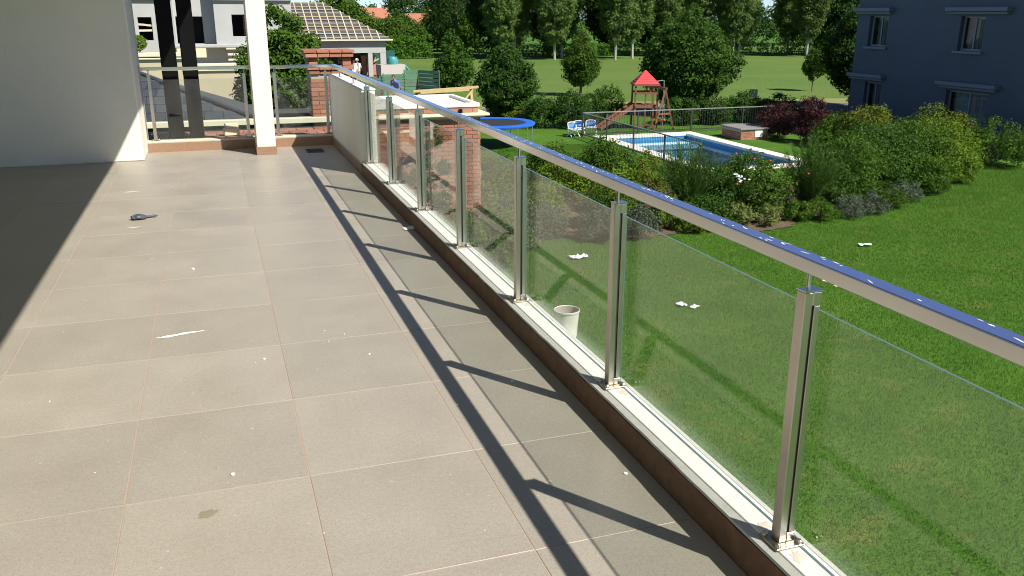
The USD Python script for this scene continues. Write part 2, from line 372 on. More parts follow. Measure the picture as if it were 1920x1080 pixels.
rm = M(); rm.quad((-90, road_y(-90, 0), GROUND + .012), (160, road_y(160, 0), GROUND + .012), (160, road_y(160, 3.5), GROUND + .012), (-90, road_y(-90, 3.5), GROUND + .012))
struct('road', rm, 'asphalt', 'grey asphalt lane passing behind the garden bushes', 'road')
sm = M(); sm.quad((-12, 46.5, GROUND + .016), (9.5, 46.5, GROUND + .016), (13.6, 58, GROUND + .016), (13.6, 76, GROUND + .016)); sm.quad((-12, 46.5, GROUND + .016), (13.6, 76, GROUND + .016), (0, 78, GROUND + .016), (-12, 78, GROUND + .016))
struct('building_site_ground', sm, 'soil', 'bare soil of the building site', 'soil')

# planting bed soil in front of the pool shrubs
bed = M()
th = np.linspace(0, 1, 24)
near = [(5.4, 18.6), (6.6, 17.4), (8.2, 16.6), (9.7, 16.5), (10.5, 16.6), (11.2, 16.2), (12.3, 16.25), (12.7, 16.9), (14.5, 17.0), (15.8, 17.8)]
far_ = [(16.2, 20.0), (14, 21.6), (10, 22.5), (8, 26), (5.6, 25)]
import shapely
ring = np.array(shapely.Polygon(near + far_).buffer(.7).buffer(-.6).segmentize(.09).exterior.coords)[:-1]
ring = ring + (np.c_[meshkit.fbm(np.c_[ring * 2.2, ring[:, :1] * 0], 5, 1), meshkit.fbm(np.c_[ring * 2.2, ring[:, :1] * 0 + 9], 5, 2)] - .5) * .75
poly = trimesh.creation.triangulate_polygon(shapely.Polygon(ring).buffer(0), engine='earcut')
bed.add(np.c_[poly[0], np.full(len(poly[0]), GROUND + .02)], poly[1])
struct('planting_bed', bed, 'soil', 'brown soil bed under the shrubs along the lawn', 'soil')

# ------------------------------------------------------------------ the terrace
terrace = thing('terrace', 'upper floor terrace paved with large greige tiles', 'terrace', kind='structure')
slab = M(); slab.box((-6, -3, -3.0), (1.415, 11.60, -.0014))
obj('terrace_slab', slab, 'grout', terrace)
TX, TW, TY, TL = .2019, .6392, 2.961, .7076
xs = [TX + TW * k for k in range(-6, 3)]; xs[-1] = 1.418
ys = [TY + TL * k for k in range(-6, 13)]; ys = [y for y in ys if y < 11.45] + [11.592]
for i in range(len(xs) - 1):
    for j in range(len(ys) - 1):
        x0, x1, y0, y1 = xs[i] + .0017, xs[i + 1] - .0017, ys[j] + .0017, ys[j + 1] - .0017
        if y1 - y0 < .02: continue
        z = rng.uniform(-.0005, .0006); c = .0009; t = M()
        lo = [(x0, y0, -.012), (x1, y0, -.012), (x1, y1, -.012), (x0, y1, -.012)]
        md = [(x0, y0, z - c), (x1, y0, z - c), (x1, y1, z - c), (x0, y1, z - c)]
        hi = [(x0 + c, y0 + c, z), (x1 - c, y0 + c, z), (x1 - c, y1 - c, z), (x0 + c, y1 - c, z)]
        t.add(lo + md + hi, [[8, 9, 10, 11]] + [[a, (a + 1) % 4, 4 + (a + 1) % 4, 4 + a] for a in range(4)] + [[4 + a, 4 + (a + 1) % 4, 8 + (a + 1) % 4, 8 + a] for a in range(4)])
        obj('floor_tile', t, 'floor_tile', terrace)

# right kerb
kerb = thing('terrace_kerb', 'long low kerb with white sill top under the right hand glass railing', 'kerb')
b = M(); b.box((1.428, -3, -3.0), (1.572, 11.75, .118)); obj('kerb_body', b, 'cement', kerb)
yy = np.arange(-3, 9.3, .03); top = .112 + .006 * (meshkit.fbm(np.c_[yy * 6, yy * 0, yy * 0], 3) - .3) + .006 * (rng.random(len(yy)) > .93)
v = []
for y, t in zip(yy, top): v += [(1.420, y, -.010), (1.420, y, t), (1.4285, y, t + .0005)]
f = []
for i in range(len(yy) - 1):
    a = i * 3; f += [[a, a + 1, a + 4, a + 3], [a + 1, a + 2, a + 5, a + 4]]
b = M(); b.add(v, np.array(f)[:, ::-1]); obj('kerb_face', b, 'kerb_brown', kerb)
b = M()
yy = np.arange(-3, 9.3, .04); ed = 1.4225 + .005 * (meshkit.fbm(np.c_[yy * 9, yy * 0 + 3, yy * 0], 3) - .5)
v = []
for y, e in zip(yy, ed): v += [(e, y, .1175), (e + .002, y, .1265), (1.4555, y, .1275), (1.4555, y, .1175)]
f = []
for i in range(len(yy) - 1):
    a = i * 4; f += [[a, a + 4, a + 5, a + 1], [a + 1, a + 5, a + 6, a + 2], [a + 2, a + 6, a + 7, a + 3]]
b.add(v, f); obj('cement_strip', b, 'cement', kerb)
b = M(); b.box((1.4555, -3, .1185), (1.459, 9.24, .1215)); b.box((1.5535, -3, .1185), (1.557, 9.24, .1215)); obj('joint', b, 'dark_joint', kerb)
b = M(); b.cbox((1.459, -3, .1182), (1.5535, 9.24, .1305), .002); obj('white_sill', b, 'white_sill', kerb)
b = M(); b.cbox((1.557, -3, .1184), (1.576, 9.24, .1285), .002); obj('outer_strip', b, 'cement', kerb)

# far kerb with skirting
kf = thing('terrace_kerb', 'far end kerb with brown skirting under the short glass railing', 'kerb')
b = M(); b.box((-.86, 11.608, -3.0), (1.428, 11.78, .122)); obj('kerb_body', b, 'cement', kf)
b = M(); b.cbox((-.84, 11.600, -.012), (.30, 11.608, .112), .001); obj('skirting', b, 'skirting', kf)
b = M(); b.cbox((.302, 11.600, -.012), (1.425, 11.608, .112), .001); obj('skirting', b, 'skirting', kf)
b = M(); b.cbox((-.845, 11.606, .1225), (1.425, 11.79, .1305), .002); obj('sill', b, 'cream', kf)

# plaster parapet panel at the far right corner
pw = thing('parapet_wall', 'low cream plaster parapet panel at the far right corner of the terrace', 'wall')
b = M(); b.cbox((1.432, 9.255, .0), (1.60, 11.78, .885), .006); obj('panel', b, 'plaster', pw)
b = M(); b.cbox((1.424, 9.25, -.012), (1.432, 11.60, .10), .001); obj('skirting', b, 'skirting', pw)
b = M(); b.cbox((1.425, 9.248, .885), (1.607, 11.79, .897), .003); obj('cap', b, 'white_roof', pw)

# white column
col = thing('column', 'white plaster column standing on the far end of the terrace', 'column', (.432, 11.0, 0))
b = M(); b.cbox((0, 0, 0), (.222, .42, 3.3), .006); obj('shaft', b, 'plaster', col)
b = M()
for a in (((-.010, -.010, 0), (.232, 0, .098)), ((-.010, 0, 0), (0, .43, .098)), ((.222, 0, 0), (.232, .43, .098)), ((0, .42, 0), (.222, .43, .098))): b.cbox(*a, .002)
obj('skirting', b, 'skirting', col)

# black steel columns outside the far railing
for i, (x0, x1) in enumerate(((-.592, -.410), (-.349, -.170))):
    c = thing('black_column', ['left one of two black steel columns behind the far railing', 'right one of two black steel columns behind the far railing'][i], 'column', ((x0 + x1) / 2, 11.90, .13), group='black columns')
    w = (x1 - x0) / 2
    b = M(); b.cbox((-w, -.085, .008), (w, .085, 3.2), .012); obj('shaft', b, 'black_paint', c)
    b = M(); b.cbox((-w - .012, -.09, -.06), (w + .012, .10, .008), .002); obj('base_plate', b, 'black_paint', c)

# house: end wall and roof that shades the left side
hs = thing('house', 'cream plastered house end wall at the left end of the terrace, half in roof shade', 'house')
b = M(); b.cbox((-4.2, 10.95, 0), (-.850, 12.0, 3.3), .012); obj('end_wall', b, 'plaster', hs)
b = M(); b.box((-4.4, -3, 0), (-4.2, 10.95, 3.3)); obj('side_wall', b, 'plaster', hs)
b = M(); b.cbox((-6, -3, 2.90), (.50, 12.4, 3.12), .01); obj('roof_slab', b, 'plaster', hs)

# drain grate in the corner
dr = thing('drain_grate', 'small dark drain grate set in the floor by the far corner', 'drain', (1.13, 11.12, .001))
b = M(); W, H = .105, .15
for a in (((-W, -H, 0), (-W + .014, H, .006)), ((W - .014, -H, 0), (W, H, .006)), ((-W + .014, -H, 0), (W - .014, -H + .014, .006)), ((-W + .014, H - .014, 0), (W - .014, H, .006))): b.cbox(*a, .001)
obj('frame', b, 'drain_grate', dr)
for k in range(8):
    b = M(); y = -H + .024 + k * .034; b.box((-W + .014, y, .0005), (W - .014, y + .016, .004)); obj('grate_bar', b, 'drain_grate', dr)
b = M(); b.quad((-W, -H, .0003), (W, -H, .0003), (W, H, .0003), (-W, H, .0003)); obj('pit', b, 'dark_opening', dr)

# ------------------------------------------------------------------ railings
PXC, PY, PD = 1.4956, 1.8844, 1.2159
ZC, ZT, RZ0, RZ1 = .1305, .927, .981, 1.023
def make_post(parent, ox, oy, ang):
    """post at (ox, oy); local x points outwards, local y along the railing; ang turns the local frame"""
    ca, sa = math.cos(ang), math.sin(ang); R = np.array([[ca, -sa, 0], [sa, ca, 0], [0, 0, 1]]); o = np.array([ox, oy, 0])
    def put(m):
        v, f = m.get(); return (v @ R.T + o, f)
    b = M(); b.cbox((-.0225, -.020, ZC + .008), (.004, .020, ZT - .001), .0025); b.cbox((.0045, -.019, ZT - .042), (.034, .019, ZT - .001), .0025); b.cbox((.0045, -.019, ZC + .008), (.034, .019, ZC + .036), .0025)
    p = obj('post', put(b), 'steel', parent)
    b = M(); b.cbox((.0045, -.010, ZC + .037), (.0140, .010, ZT - .043), .001); obj('gasket', put(b), 'rubber', p)
    b = M(); b.cbox((.0145, -.016, ZC + .037), (.0335, .016, ZT - .043), .0015); obj('glass_channel', put(b), 'steel', p)
    b = M(); b.cbox((-.024, -.0215, ZT), (.0355, .0215, ZT + .003), .0012); obj('cap', put(b), 'steel_polished', p)
    b = M(); b.tube([(0, 0, ZT + .003), (0, 0, RZ0 + .001)], .0068, 12); obj('pin', put(b), 'steel_polished', p)
    b = M(); b.cbox((-.046, -.047, ZC + .0005), (.052, .047, ZC + .0075), .002); obj('base_plate', put(b), 'plate_steel', p)
    for sx, sy in ((-.034, -.034), (-.034, .034), (.040, -.034), (.040, .034)):
        b = M(); b.lathe([(0.0001, .0125), (.006, .011), (.009, .007), (.0095, .0)], (sx, sy, ZC + .0075), 10); obj('bolt', put(b), 'bolt_steel', p)
    return p

def pane(parent, p0, p1, z0, z1, t=.008):
    """glass pane between the points p0 and p1 (x, y), z0..z1, thickness t along the normal"""
    p0, p1 = np.array(p0, float), np.array(p1, float); d = (p1 - p0) / np.linalg.norm(p1 - p0); n = np.array([d[1], -d[0]]) * t / 2
    A, B = p0 - n, p1 - n; C, D = p1 + n, p0 + n
    q = lambda p, z: (p[0], p[1], z)
    b = M(); b.quad(q(A, z0), q(A, z1), q(B, z1), q(B, z0)); b.quad(q(D, z0), q(C, z0), q(C, z1), q(D, z1))
    g = obj('glass_pane', b, 'glass', parent)
    b = M(); b.quad(q(A, z1), q(D, z1), q(C, z1), q(B, z1)); b.quad(q(A, z0), q(B, z0), q(C, z0), q(D, z0)); b.quad(q(A, z0), q(D, z0), q(D, z1), q(A, z1)); b.quad(q(B, z0), q(B, z1), q(C, z1), q(C, z0))
    obj('polished_edge', b, 'glass_edge', g)

rl = thing('glass_railing', 'long stainless steel and glass railing along the right edge of the terrace', 'railing')
pys = [PY + PD * k for k in range(-2, 7)]
for y in pys: make_post(rl, PXC, y, 0)
for y0, y1 in zip(pys[:-1], pys[1:]): pane(rl, (PXC + .0387, y0 + .003), (PXC + .0387, y1 - .003), .1325, .868)
b = M(); b.cbox((PXC - .0265, -1.4, RZ0), (PXC + .0265, 11.69 - .0265, RZ1), .004); h = obj('handrail', b, 'steel_polished', rl)
for y in (10.05, 11.15):
    b = M(); b.tube([(PXC, y, .898), (PXC, y, RZ0 + .001)], .0068, 10); b.lathe([(.0001, .006), (.026, .005), (.028, 0)], (PXC, y, .8975), 14); obj('wall_pin', b, 'steel_polished', rl)
b = M(); b.cbox((PXC - .0245, -1.4, RZ1 - .0005), (PXC + .0245, 11.66, RZ1 + .0007), .0004); obj('protective_film', b, 'blue_film', h)
# worn flecks of protective film stuck on top of the handrail
fl = M()
r_ = np.random.default_rng(5)
for k in range(95):
    y = r_.uniform(.9, 5.6); x = PXC + r_.uniform(-.02, .02); L = r_.uniform(.004, .020); w = r_.uniform(.0012, .0035); a = r_.normal(0, .25)
    dx, dy = math.sin(a), math.cos(a); z = RZ1 + .0016
    pts = [(x + dx * L * s + dy * w * q, y + dy * L * s - dx * w * q, z) for s, q in ((-1, -.3), (-.4, -1), (.5, -.7), (1, .1), (.3, 1), (-.6, .6))]
    fl.add(pts, [[0, i, i + 1] for i in range(1, 5)])
obj('film_fleck', fl, 'smear', h, kind='stuff')

rf = thing('glass_railing', 'short stainless steel and glass railing across the far end of the terrace', 'railing')
FY = 11.69
fx = [-.745, .372, .742, 1.385]
for x in fx: make_post(rf, x, FY, math.pi / 2)
pane(rf, (-.742, FY + .0387), (.369, FY + .0387), .136, .868)
pane(rf, (.745, FY + .0387), (1.382, FY + .0387), .136, .868)
b = M(); b.cbox((-.849, FY - .0265, RZ0), (PXC + .0265, FY + .0265, RZ1), .004); obj('handrail', b, 'steel_polished', rf)

# ------------------------------------------------------------------ small things on the terrace floor
gl = thing('trowel', 'dark grey crumpled rubber scrap with a thin tail lying on the terrace floor', 'rubber scrap', (-.655, 7.72, .001), 14)
b = M(); rock(b, (-.045, 0, .021), (.062, .042, .024), rng, 3, .45)
obj('lump', b, 'dark_rubber', gl, smooth=True)
b = M(); b.tube([(0.0, .005, .018), (.04, .012, .014), (.08, .006, .017), (.105, .022, .012)], [.012, .010, .009, .005], 8); obj('tail', b, 'dark_rubber', gl, smooth=True)

def blot(c, rx, ry, ang, z, r, n=26, rag=.25):
    th = np.arange(n) * 2 * np.pi / n; k = 1 + rag * (r.random(n) - .5) * 2
    x, y = rx * k * np.cos(th), ry * k * np.sin(th); ca, sa = math.cos(ang), math.sin(ang)
    v = np.vstack([[c[0], c[1], z + .0012], np.c_[c[0] + x * ca - y * sa, c[1] + x * sa + y * ca, np.full(n, z)]])
    return v, np.array([[0, 1 + i, 1 + (i + 1) % n] for i in range(n)])
b = M(); r_ = np.random.default_rng(3)
for k in range(70):
    s = r_.uniform(-1, 1); b.add(*blot((-.298 + .105 * s, 4.705 + .018 * s + r_.normal(0, .009) * (1.1 - abs(s)), 0), r_.uniform(.008, .03), r_.uniform(.0015, .005), .17 + r_.normal(0, .08), .0010 + .00001 * k, r_, 10, .5))
tag(obj('plaster_smear', b, 'smear'), 'long pale dried plaster smear on the floor tiles', 'smear')
b = M(); b.add([(-.055, -.04, .004), (.03, -.05, .002), (.06, .03, .012), (-.03, .05, .003), (0, 0, .009)], [[0, 1, 4], [1, 2, 4], [2, 3, 4], [3, 0, 4]])
p = thing('paper_scrap', 'white paper scrap on the terrace floor near the kerb', 'paper', (1.375, 6.68, .002), 20); obj('sheet', b, 'paper', p)
b = M()
for k in range(22):
    x, y = rng.uniform(-1.0, 1.38), rng.uniform(2.0, 9.5); s = rng.uniform(.002, .0045)
    rock(b, (x, y, s * .4 + .001), (s, s * rng.uniform(.6, 1.4), s * .6), rng, 0, .4)
for x, y, s in ((-.07, 3.06, .008), (1.2, 3.55, .007), (1.33, 2.6, .008), (.62, 4.1, .006), (.11, 4.2, .007), (-.25, 6.0, .012)): rock(b, (x, y, s * .4), (s, s, s * .5), rng, 1, .5)
tag(obj('plaster_crumbs', b, 'paper'), 'tiny white plaster crumbs scattered over the floor tiles', 'crumbs', kind='stuff')
for nm, lab, c, rx, ry, a in (('floor_stain', 'round brown damp stain on the nearest floor tiles', (-.16, 2.81), .035, .024, .2), ('floor_stain', 'thin pale streak of dried plaster beside the rubber scrap', (-.72, 7.42), .05, .008, .1), ('floor_stain', 'pale streak of dried plaster near the house end wall', (-.85, 9.0), .07, .012, .0)):
    b = M(); b.add(*blot(c, rx, ry, a, .0012, np.random.default_rng(1), 18, .3)); tag(obj(nm, b, 'dirt_spot' if rx < .04 else 'smear'), lab, 'stain')
b = M()
for yk in pys[2:6]:
    for sgn in (-1, 1):
        b.add(*blot((1.505 + rng.uniform(-.02, .02), yk + sgn * .085 + rng.uniform(-.02, .02)), .022, .03, rng.uniform(0, 3), .1312, rng, 16, .5))
obj('rust_stain', b, 'rust_stain', kerb)

# ------------------------------------------------------------------ brickwork
def bricks(parent, o, u, n, length, z0, z1, r, bl=.235, bh=.066, gap=.011, proud=.008, skip=None, limit=290):
    """courses of separate bricks on a vertical face: o corner (x, y), u direction along it, n outward normal"""
    u, n = np.array([*u, 0.]), np.array([*n, 0.]); o = np.array([*o, 0.]); z = z0 + gap; row = 0; made = 0; rest = M()
    while z + bh <= z1 + .002:
        s = -bl / 2 if row % 2 else 0.
        while s < length - .03:
            a, b = max(s, 0), min(s + bl, length)
            if b - a > .05 and not (skip and skip((a + b) / 2, z)):
                pr = proud + r.uniform(-.003, .004); m = M()
                p0, p1 = o + u * (a + .001), o + u * (b - .001)
                q = [p0 - n * .02, p1 - n * .02, p1 + n * pr, p0 + n * pr]
                h0, h1 = z, z + bh
                m.add([[*w[:2], h0] for w in q] + [[*w[:2], h1] for w in q], [[0, 3, 2, 1], [4, 5, 6, 7], [3, 7, 6, 2], [0, 4, 7, 3], [1, 2, 6, 5]])
                if made < limit: obj('brick', m, f'brick_{"abcd"[r.integers(4)]}', parent); made += 1
                else: rest.add(*m.get())
            s += bl + gap
        z += bh + gap; row += 1
    if rest.n: obj('brickwork', rest, 'brick_a', parent, kind='stuff')
    return made

# brick barbecue chimney beyond the far railing
ch = thing('barbecue_chimney', 'red brick barbecue chimney with slotted top beyond the far railing', 'chimney')
r_ = np.random.default_rng(11)
CX0, CX1, CY0, CY1 = 1.64, 2.33, 16.0, 16.6
b = M(); b.box((CX0 + .006, CY0 + .006, -2.9), (CX1 - .006, CY1, .62)); obj('core', b, 'mortar', ch)
bricks(ch, (CX0, CY0), (1, 0), (0, -1), CX1 - CX0, -.30, .62, r_, limit=100)
bricks(ch, (CX0, CY1), (0, -1), (-1, 0), CY1 - CY0, -.30, .62, r_, limit=60)
def course(x0, y0, x1, y1, z0, z1, n):
    for k in range(n):
        a, c = x0 + (x1 - x0) * k / n + .005, x0 + (x1 - x0) * (k + 1) / n - .005
        m = M(); m.cbox((a, y0 + r_.uniform(-.006, .006), z0), (c, y1, z1 - .008), .004); obj('brick', m, f'brick_{"abcd"[r_.integers(4)]}', ch)
course(CX0 - .03, CY0 - .03, CX1 + .05, CY1 + .03, .625, .70, 4)
course(CX0 - .06, CY0 - .06, CX1 + .08, CY1 + .05, .70, .775, 4)
for x in (CX0 - .02, CX1 - .12):
    for k in range(2):
        m = M(); m.cbox((x, CY0 - .02, .775 + .07 * k), (x + .15, CY1, .837 + .07 * k), .004); obj('brick', m, f'brick_{"abcd"[k]}', ch)
course(CX0 - .08, CY0 - .08, CX1 + .07, CY1 + .06, .916, .99, 4)
course(CX0 - .11, CY0 - .10, CX1 + .09, CY1 + .08, .99, 1.045, 4)

# brick ledge straight behind the far kerb
lg = thing('brick_ledge', 'flat topped red brick ledge just behind the far railing', 'ledge')
b = M(); b.box((-1.6, 11.80, -3), (1.80, 13.05, .04)); obj('core', b, 'mortar', lg)
for j in range(5):
    for i in range(14):
        x = -1.6 + i * .243 + (.12 if j % 2 else 0); y = 11.82 + j * .245
        m = M(); m.cbox((x, y, .02), (min(x + .232, 1.80), y + .233, .062 + r_.uniform(-.004, .004)), .005); obj('brick', m, f'brick_{"abcd"[r_.integers(4)]}', lg)
bk = thing('cement_block', 'pale cement block lying on the brick ledge behind the far railing', 'block', (.17, 12.45, .068), 8)
b = M(); b.cbox((-.10, -.06, 0), (.10, .06, .10), .008); b.cbox((-.08, -.05, .101), (.09, .06, .16), .006); obj('block', b, 'cream', bk)

# slate roofed wing with cream gutter, beyond the ledge
wg = thing('roof_wing', 'low wing with slate tiled hip roof and cream gutter beyond the far railing', 'building')
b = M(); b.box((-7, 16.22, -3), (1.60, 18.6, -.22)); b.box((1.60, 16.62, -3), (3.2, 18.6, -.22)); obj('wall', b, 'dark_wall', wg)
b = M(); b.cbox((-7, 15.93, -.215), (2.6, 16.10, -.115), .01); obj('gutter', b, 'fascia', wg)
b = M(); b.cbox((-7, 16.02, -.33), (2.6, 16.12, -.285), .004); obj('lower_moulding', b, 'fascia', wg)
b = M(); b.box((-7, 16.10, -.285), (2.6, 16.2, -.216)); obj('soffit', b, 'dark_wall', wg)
def slate(p, q, r, s, name='roof_tile'):
    p, q, r, s = map(np.array, (p, q, r, s)); n = np.cross(q - p, s - p); n /= np.linalg.norm(n)
    m = M(); lift = n * .022; thin = n * .006
    v = [p, q, r, s, p + lift, q + lift, r + thin, s + thin]
    m.add(v, [[0, 3, 2, 1], [4, 5, 6, 7], [0, 1, 5, 4], [1, 2, 6, 5], [2, 3, 7, 6], [3, 0, 4, 7]]); obj(name, m, 'slate', wg)
def roof_z(y): return -.125 + (y - 16.08) * .33
NR = 6
for j in range(NR):
    y0, y1 = 16.08 + j * .335, 16.08 + (j + 1) * .335 + .03
    xr0, xr1 = .62 - (y0 - 16.08) * .95, .62 - (y1 - 16.08) * .95
    x = -5.0 + (.16 if j % 2 else 0)
    while x < xr0:
        a, c = x, min(x + .315, xr0); d = min(x + .315, xr1)
        if c - a > .03 and d > a: slate((a + .003, y0, roof_z(y0)), (c - .003, y0, roof_z(y0)), (max(d - .003, a + .01), y1, roof_z(y1)), (a + .003, y1, roof_z(y1)))
        x += .32
b = M(); b.quad((-5, 16.08, -.135), (.62, 16.08, -.135), (.62 - 2.01 * .95, 18.09, roof_z(18.09) - .01), (-5, 18.09, roof_z(18.09) - .01)); b.quad((.62, 16.08, -.135), (.75, 18.6, -.14), (.62 - 2.01 * .95, 18.6, roof_z(18.09) - .01), (.62 - 2.01 * .95, 18.09, roof_z(18.09) - .01)); obj('roof_deck', b, 'underlay', wg)
for k in range(7):
    t0, t1 = k / 7, (k + 1.12) / 7; P0, P1 = np.array([.64, 16.06, -.10]), np.array([.62 - 2.01 * .95, 18.1, roof_z(18.1) + .03])
    m = M(); a, c = P0 + (P1 - P0) * t0, P0 + (P1 - P0) * t1; m.tube([a, c + [0, 0, .008]], [.045, .036], 8); obj('hip_tile', m, 'slate', wg, label='dark curved hip tile')
m = M(); m.tube([(-5, 18.12, roof_z(18.1) + .02), (.62 - 2.01 * .95, 18.12, roof_z(18.1) + .02)], .07, 8); obj('ridge', m, 'slate', wg)

# flat roofed brick annex with white roof
an = thing('brick_annex', 'red brick garden annex with flat white roof and cream cornice', 'building')
AX0, AX1, AY0, AY1 = 2.75, 4.87, 16.42, 18.45
b = M(); b.box((AX0 + .006, AY0 + .006, -3), (AX1 - .006, AY1 - .006, -.245)); obj('core', b, 'mortar', an)
bricks(an, (AX0, AY0), (1, 0), (0, -1), AX1 - AX0, -3.0, -.245, r_, limit=230)
bricks(an, (AX1, AY0), (0, 1), (1, 0), AY1 - AY0, -2.2, -.245, r_, limit=0)
b = M(); b.cbox((AX0 - .14, AY0 - .16, -.235), (AX1 + .16, AY1 + .1, -.185), .01); b.cbox((AX0 - .06, AY0 - .08, -.265), (AX1 + .08, AY1 + .05, -.236), .006); obj('cornice', b, 'cream', an)
b = M(); b.box((AX0 + .03, AY0 + .03, -.184), (AX1 - .03, AY1 - .03, -.075)); obj('parapet_core', b, 'mortar', an)
bricks(an, (AX0 + .022, AY0 + .022), (1, 0), (0, -1), AX1 - AX0 - .044, -.186, -.09, r_, bh=.072, limit=20)
b = M(); w = .10; z0, z1 = -.074, .0
for a in (((AX0, AY0, z0), (AX1, AY0 + w, z1)), ((AX0, AY1 - w, z0), (AX1, AY1, z1)), ((AX0, AY0 + w, z0), (AX0 + w, AY1 - w, z1)), ((AX1 - w, AY0 + w, z0), (AX1, AY1 - w, z1))): b.cbox(*a, .006)
obj('coping', b, 'white_roof', an)
b = M(); b.quad(*sheet(AX0 + w, AY0 + w, AX1 - w, AY1 - w, -.055)); obj('roof_deck', b, 'white_roof', an)
b = M(); b.box((AX1 - .42, AY0 - .05, -.184), (AX1 - .36, AY0 + .02, -.11)); obj('rain_spout', b, 'black_paint', an)

# yellow timber trestle behind the annex
tr = thing('timber_frame', 'yellow timber trestle with a plank on top behind the white roofed annex', 'trestle')
b = M(); b.bar((4.6, 21.2, -.16), (6.2, 21.0, -.075), .10, .05); obj('top_plank', b, 'timber_yellow', tr)
b = M(); b.bar((4.7, 21.35, -.22), (6.1, 21.2, -.15), .05, .05); obj('top_rail', b, 'timber_yellow', tr)
for p, q in (((6.05, 21.0, -.14), (5.62, 21.0, -.62)), ((6.02, 21.05, -.13), (6.3, 21.0, -3.0)), ((6.05, 21.2, -.13), (6.0, 21.4, -3.0)), ((4.75, 21.2, -.17), (4.5, 21.0, -3.0)), ((4.75, 21.3, -.17), (4.9, 21.5, -3.0)), ((5.62, 21.0, -.62), (4.6, 21.02, -1.2))):
    b = M(); b.bar(p, q, .06, .04); obj('leg', b, 'timber_yellow', tr)

# ------------------------------------------------------------------ neighbours on the left
bw = thing('garden_wall', 'beige rendered boundary wall with moulded cornice, lower right section behind the black columns', 'wall')
b = M(); b.box((-1.25, 45, -3), (1.66, 45.4, -.80)); obj('wall', b, 'beige_wall', bw)
for z0, z1, d in ((-.80, -.64, .16), (-.86, -.805, .09), (-.99, -.90, .12)):
    b = M(); b.cbox((-1.25, 45 - d, z0), (1.66 + d, 45.42, z1), .02); obj('moulding', b, 'fascia', bw)
bw = thing('garden_wall', 'beige rendered boundary wall, taller left section topped by a green shrub', 'wall')
b = M(); b.box((-9, 45.02, -3), (-1.30, 45.4, -.30)); obj('wall', b, 'beige_wall', bw)
for z0, z1, d in ((-.30, -.11, .16), (-.42, -.345, .12)):
    b = M(); b.cbox((-9, 45 - d, z0), (-1.30 + d * .5, 45.42, z1), .02); obj('moulding', b, 'fascia', bw)

gh = thing('grey_house', 'unfinished grey rendered two storey house with recessed balcony and dark openings', 'house')
def wall_holes(x0, x1, z0, z1, holes, y0, y1):
    """wall slab on y0..y1 with rectangular holes (x0, x1, z0, z1)"""
    m = M(); X = sorted({x0, x1, *[h[0] for h in holes], *[h[1] for h in holes]}); Z = sorted({z0, z1, *[h[2] for h in holes], *[h[3] for h in holes]})
    for i in range(len(X) - 1):
        for j in range(len(Z) - 1):
            cx, cz = (X[i] + X[i + 1]) / 2, (Z[j] + Z[j + 1]) / 2
            if not any(h[0] < cx < h[1] and h[2] < cz < h[3] for h in holes): m.box((X[i], y0, Z[j]), (X[i + 1], y1, Z[j + 1]))
    return m
obj('front_wall', wall_holes(-9, 5.2, -3, 4.2, [(-4.05, -3.25, .05, 1.42), (-2.0, .45, -.22, 4.2), (1.48, 2.3, .26, 1.58), (-2.0, 2.6, -1.75, -.45)], 60, 60.3), 'grey_render', gh)
obj('balcony_back_wall', wall_holes(-2.4, .8, -.4, 4.2, [(-1.9, -.28, -.2, 1.46)], 61.1, 61.3), 'grey_render', gh)
b = M(); b.box((-2.4, 60.3, -.4), (-2.0, 61.1, 4.2)); b.box((.45, 60.3, -.4), (.8, 61.1, 4.2)); obj('balcony_side_wall', b, 'grey_render', gh)
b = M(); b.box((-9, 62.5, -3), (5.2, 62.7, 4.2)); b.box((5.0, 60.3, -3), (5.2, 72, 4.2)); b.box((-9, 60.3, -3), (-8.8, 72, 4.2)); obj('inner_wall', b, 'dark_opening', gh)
b = M(); b.cbox((-2.2, 59.6, -.42), (2.7, 60.1, -.24), .02); obj('balcony_ledge', b, 'grey_render', gh)
b = M(); b.cbox((-9, 59.8, 2.42), (-2.0, 60.1, 2.62), .02); b.cbox((.45, 59.8, 2.42), (5.25, 60.1, 2.62), .02); obj('eave_band', b, 'grey_render', gh)
b = M(); b.box((-2.4, 61.0, -1.9), (2.6, 61.2, -.42)); obj('lower_back_wall', b, 'cream', gh)
for a, c in (((-4.08, 60.1, 1.00), (-3.28, 60.1, .92)), ((-4.08, 60.1, .62), (-3.28, 60.1, .64))):
    b = M(); b.bar(a, c, .05, .12); obj('window_board', b, 'batten', gh)
b = M(); b.box((-1.28, 61.06, -.2), (-1.2, 61.14, 1.46)); obj('door_jamb', b, 'timber_yellow', gh)
for k, z in enumerate((.3, .5, .7, .9, 1.1, 1.3)):
    b = M(); b.box((2.18, 60.32, z), (2.42, 60.42, z + .17)); obj('block', b, f'brick_{"abcd"[k % 4]}', gh, label='red clay block visible inside the right window')
b = M(); b.cbox((1.4, 55.0, -3), (2.6, 55.3, -.62), .02); b.cbox((.95, 54.9, -1.02), (2.8, 55.35, -.90), .02); b.cbox((.95, 54.9, -.72), (2.8, 55.35, -.60), .02); obj('side_terrace_wall', b, 'fascia', gh)

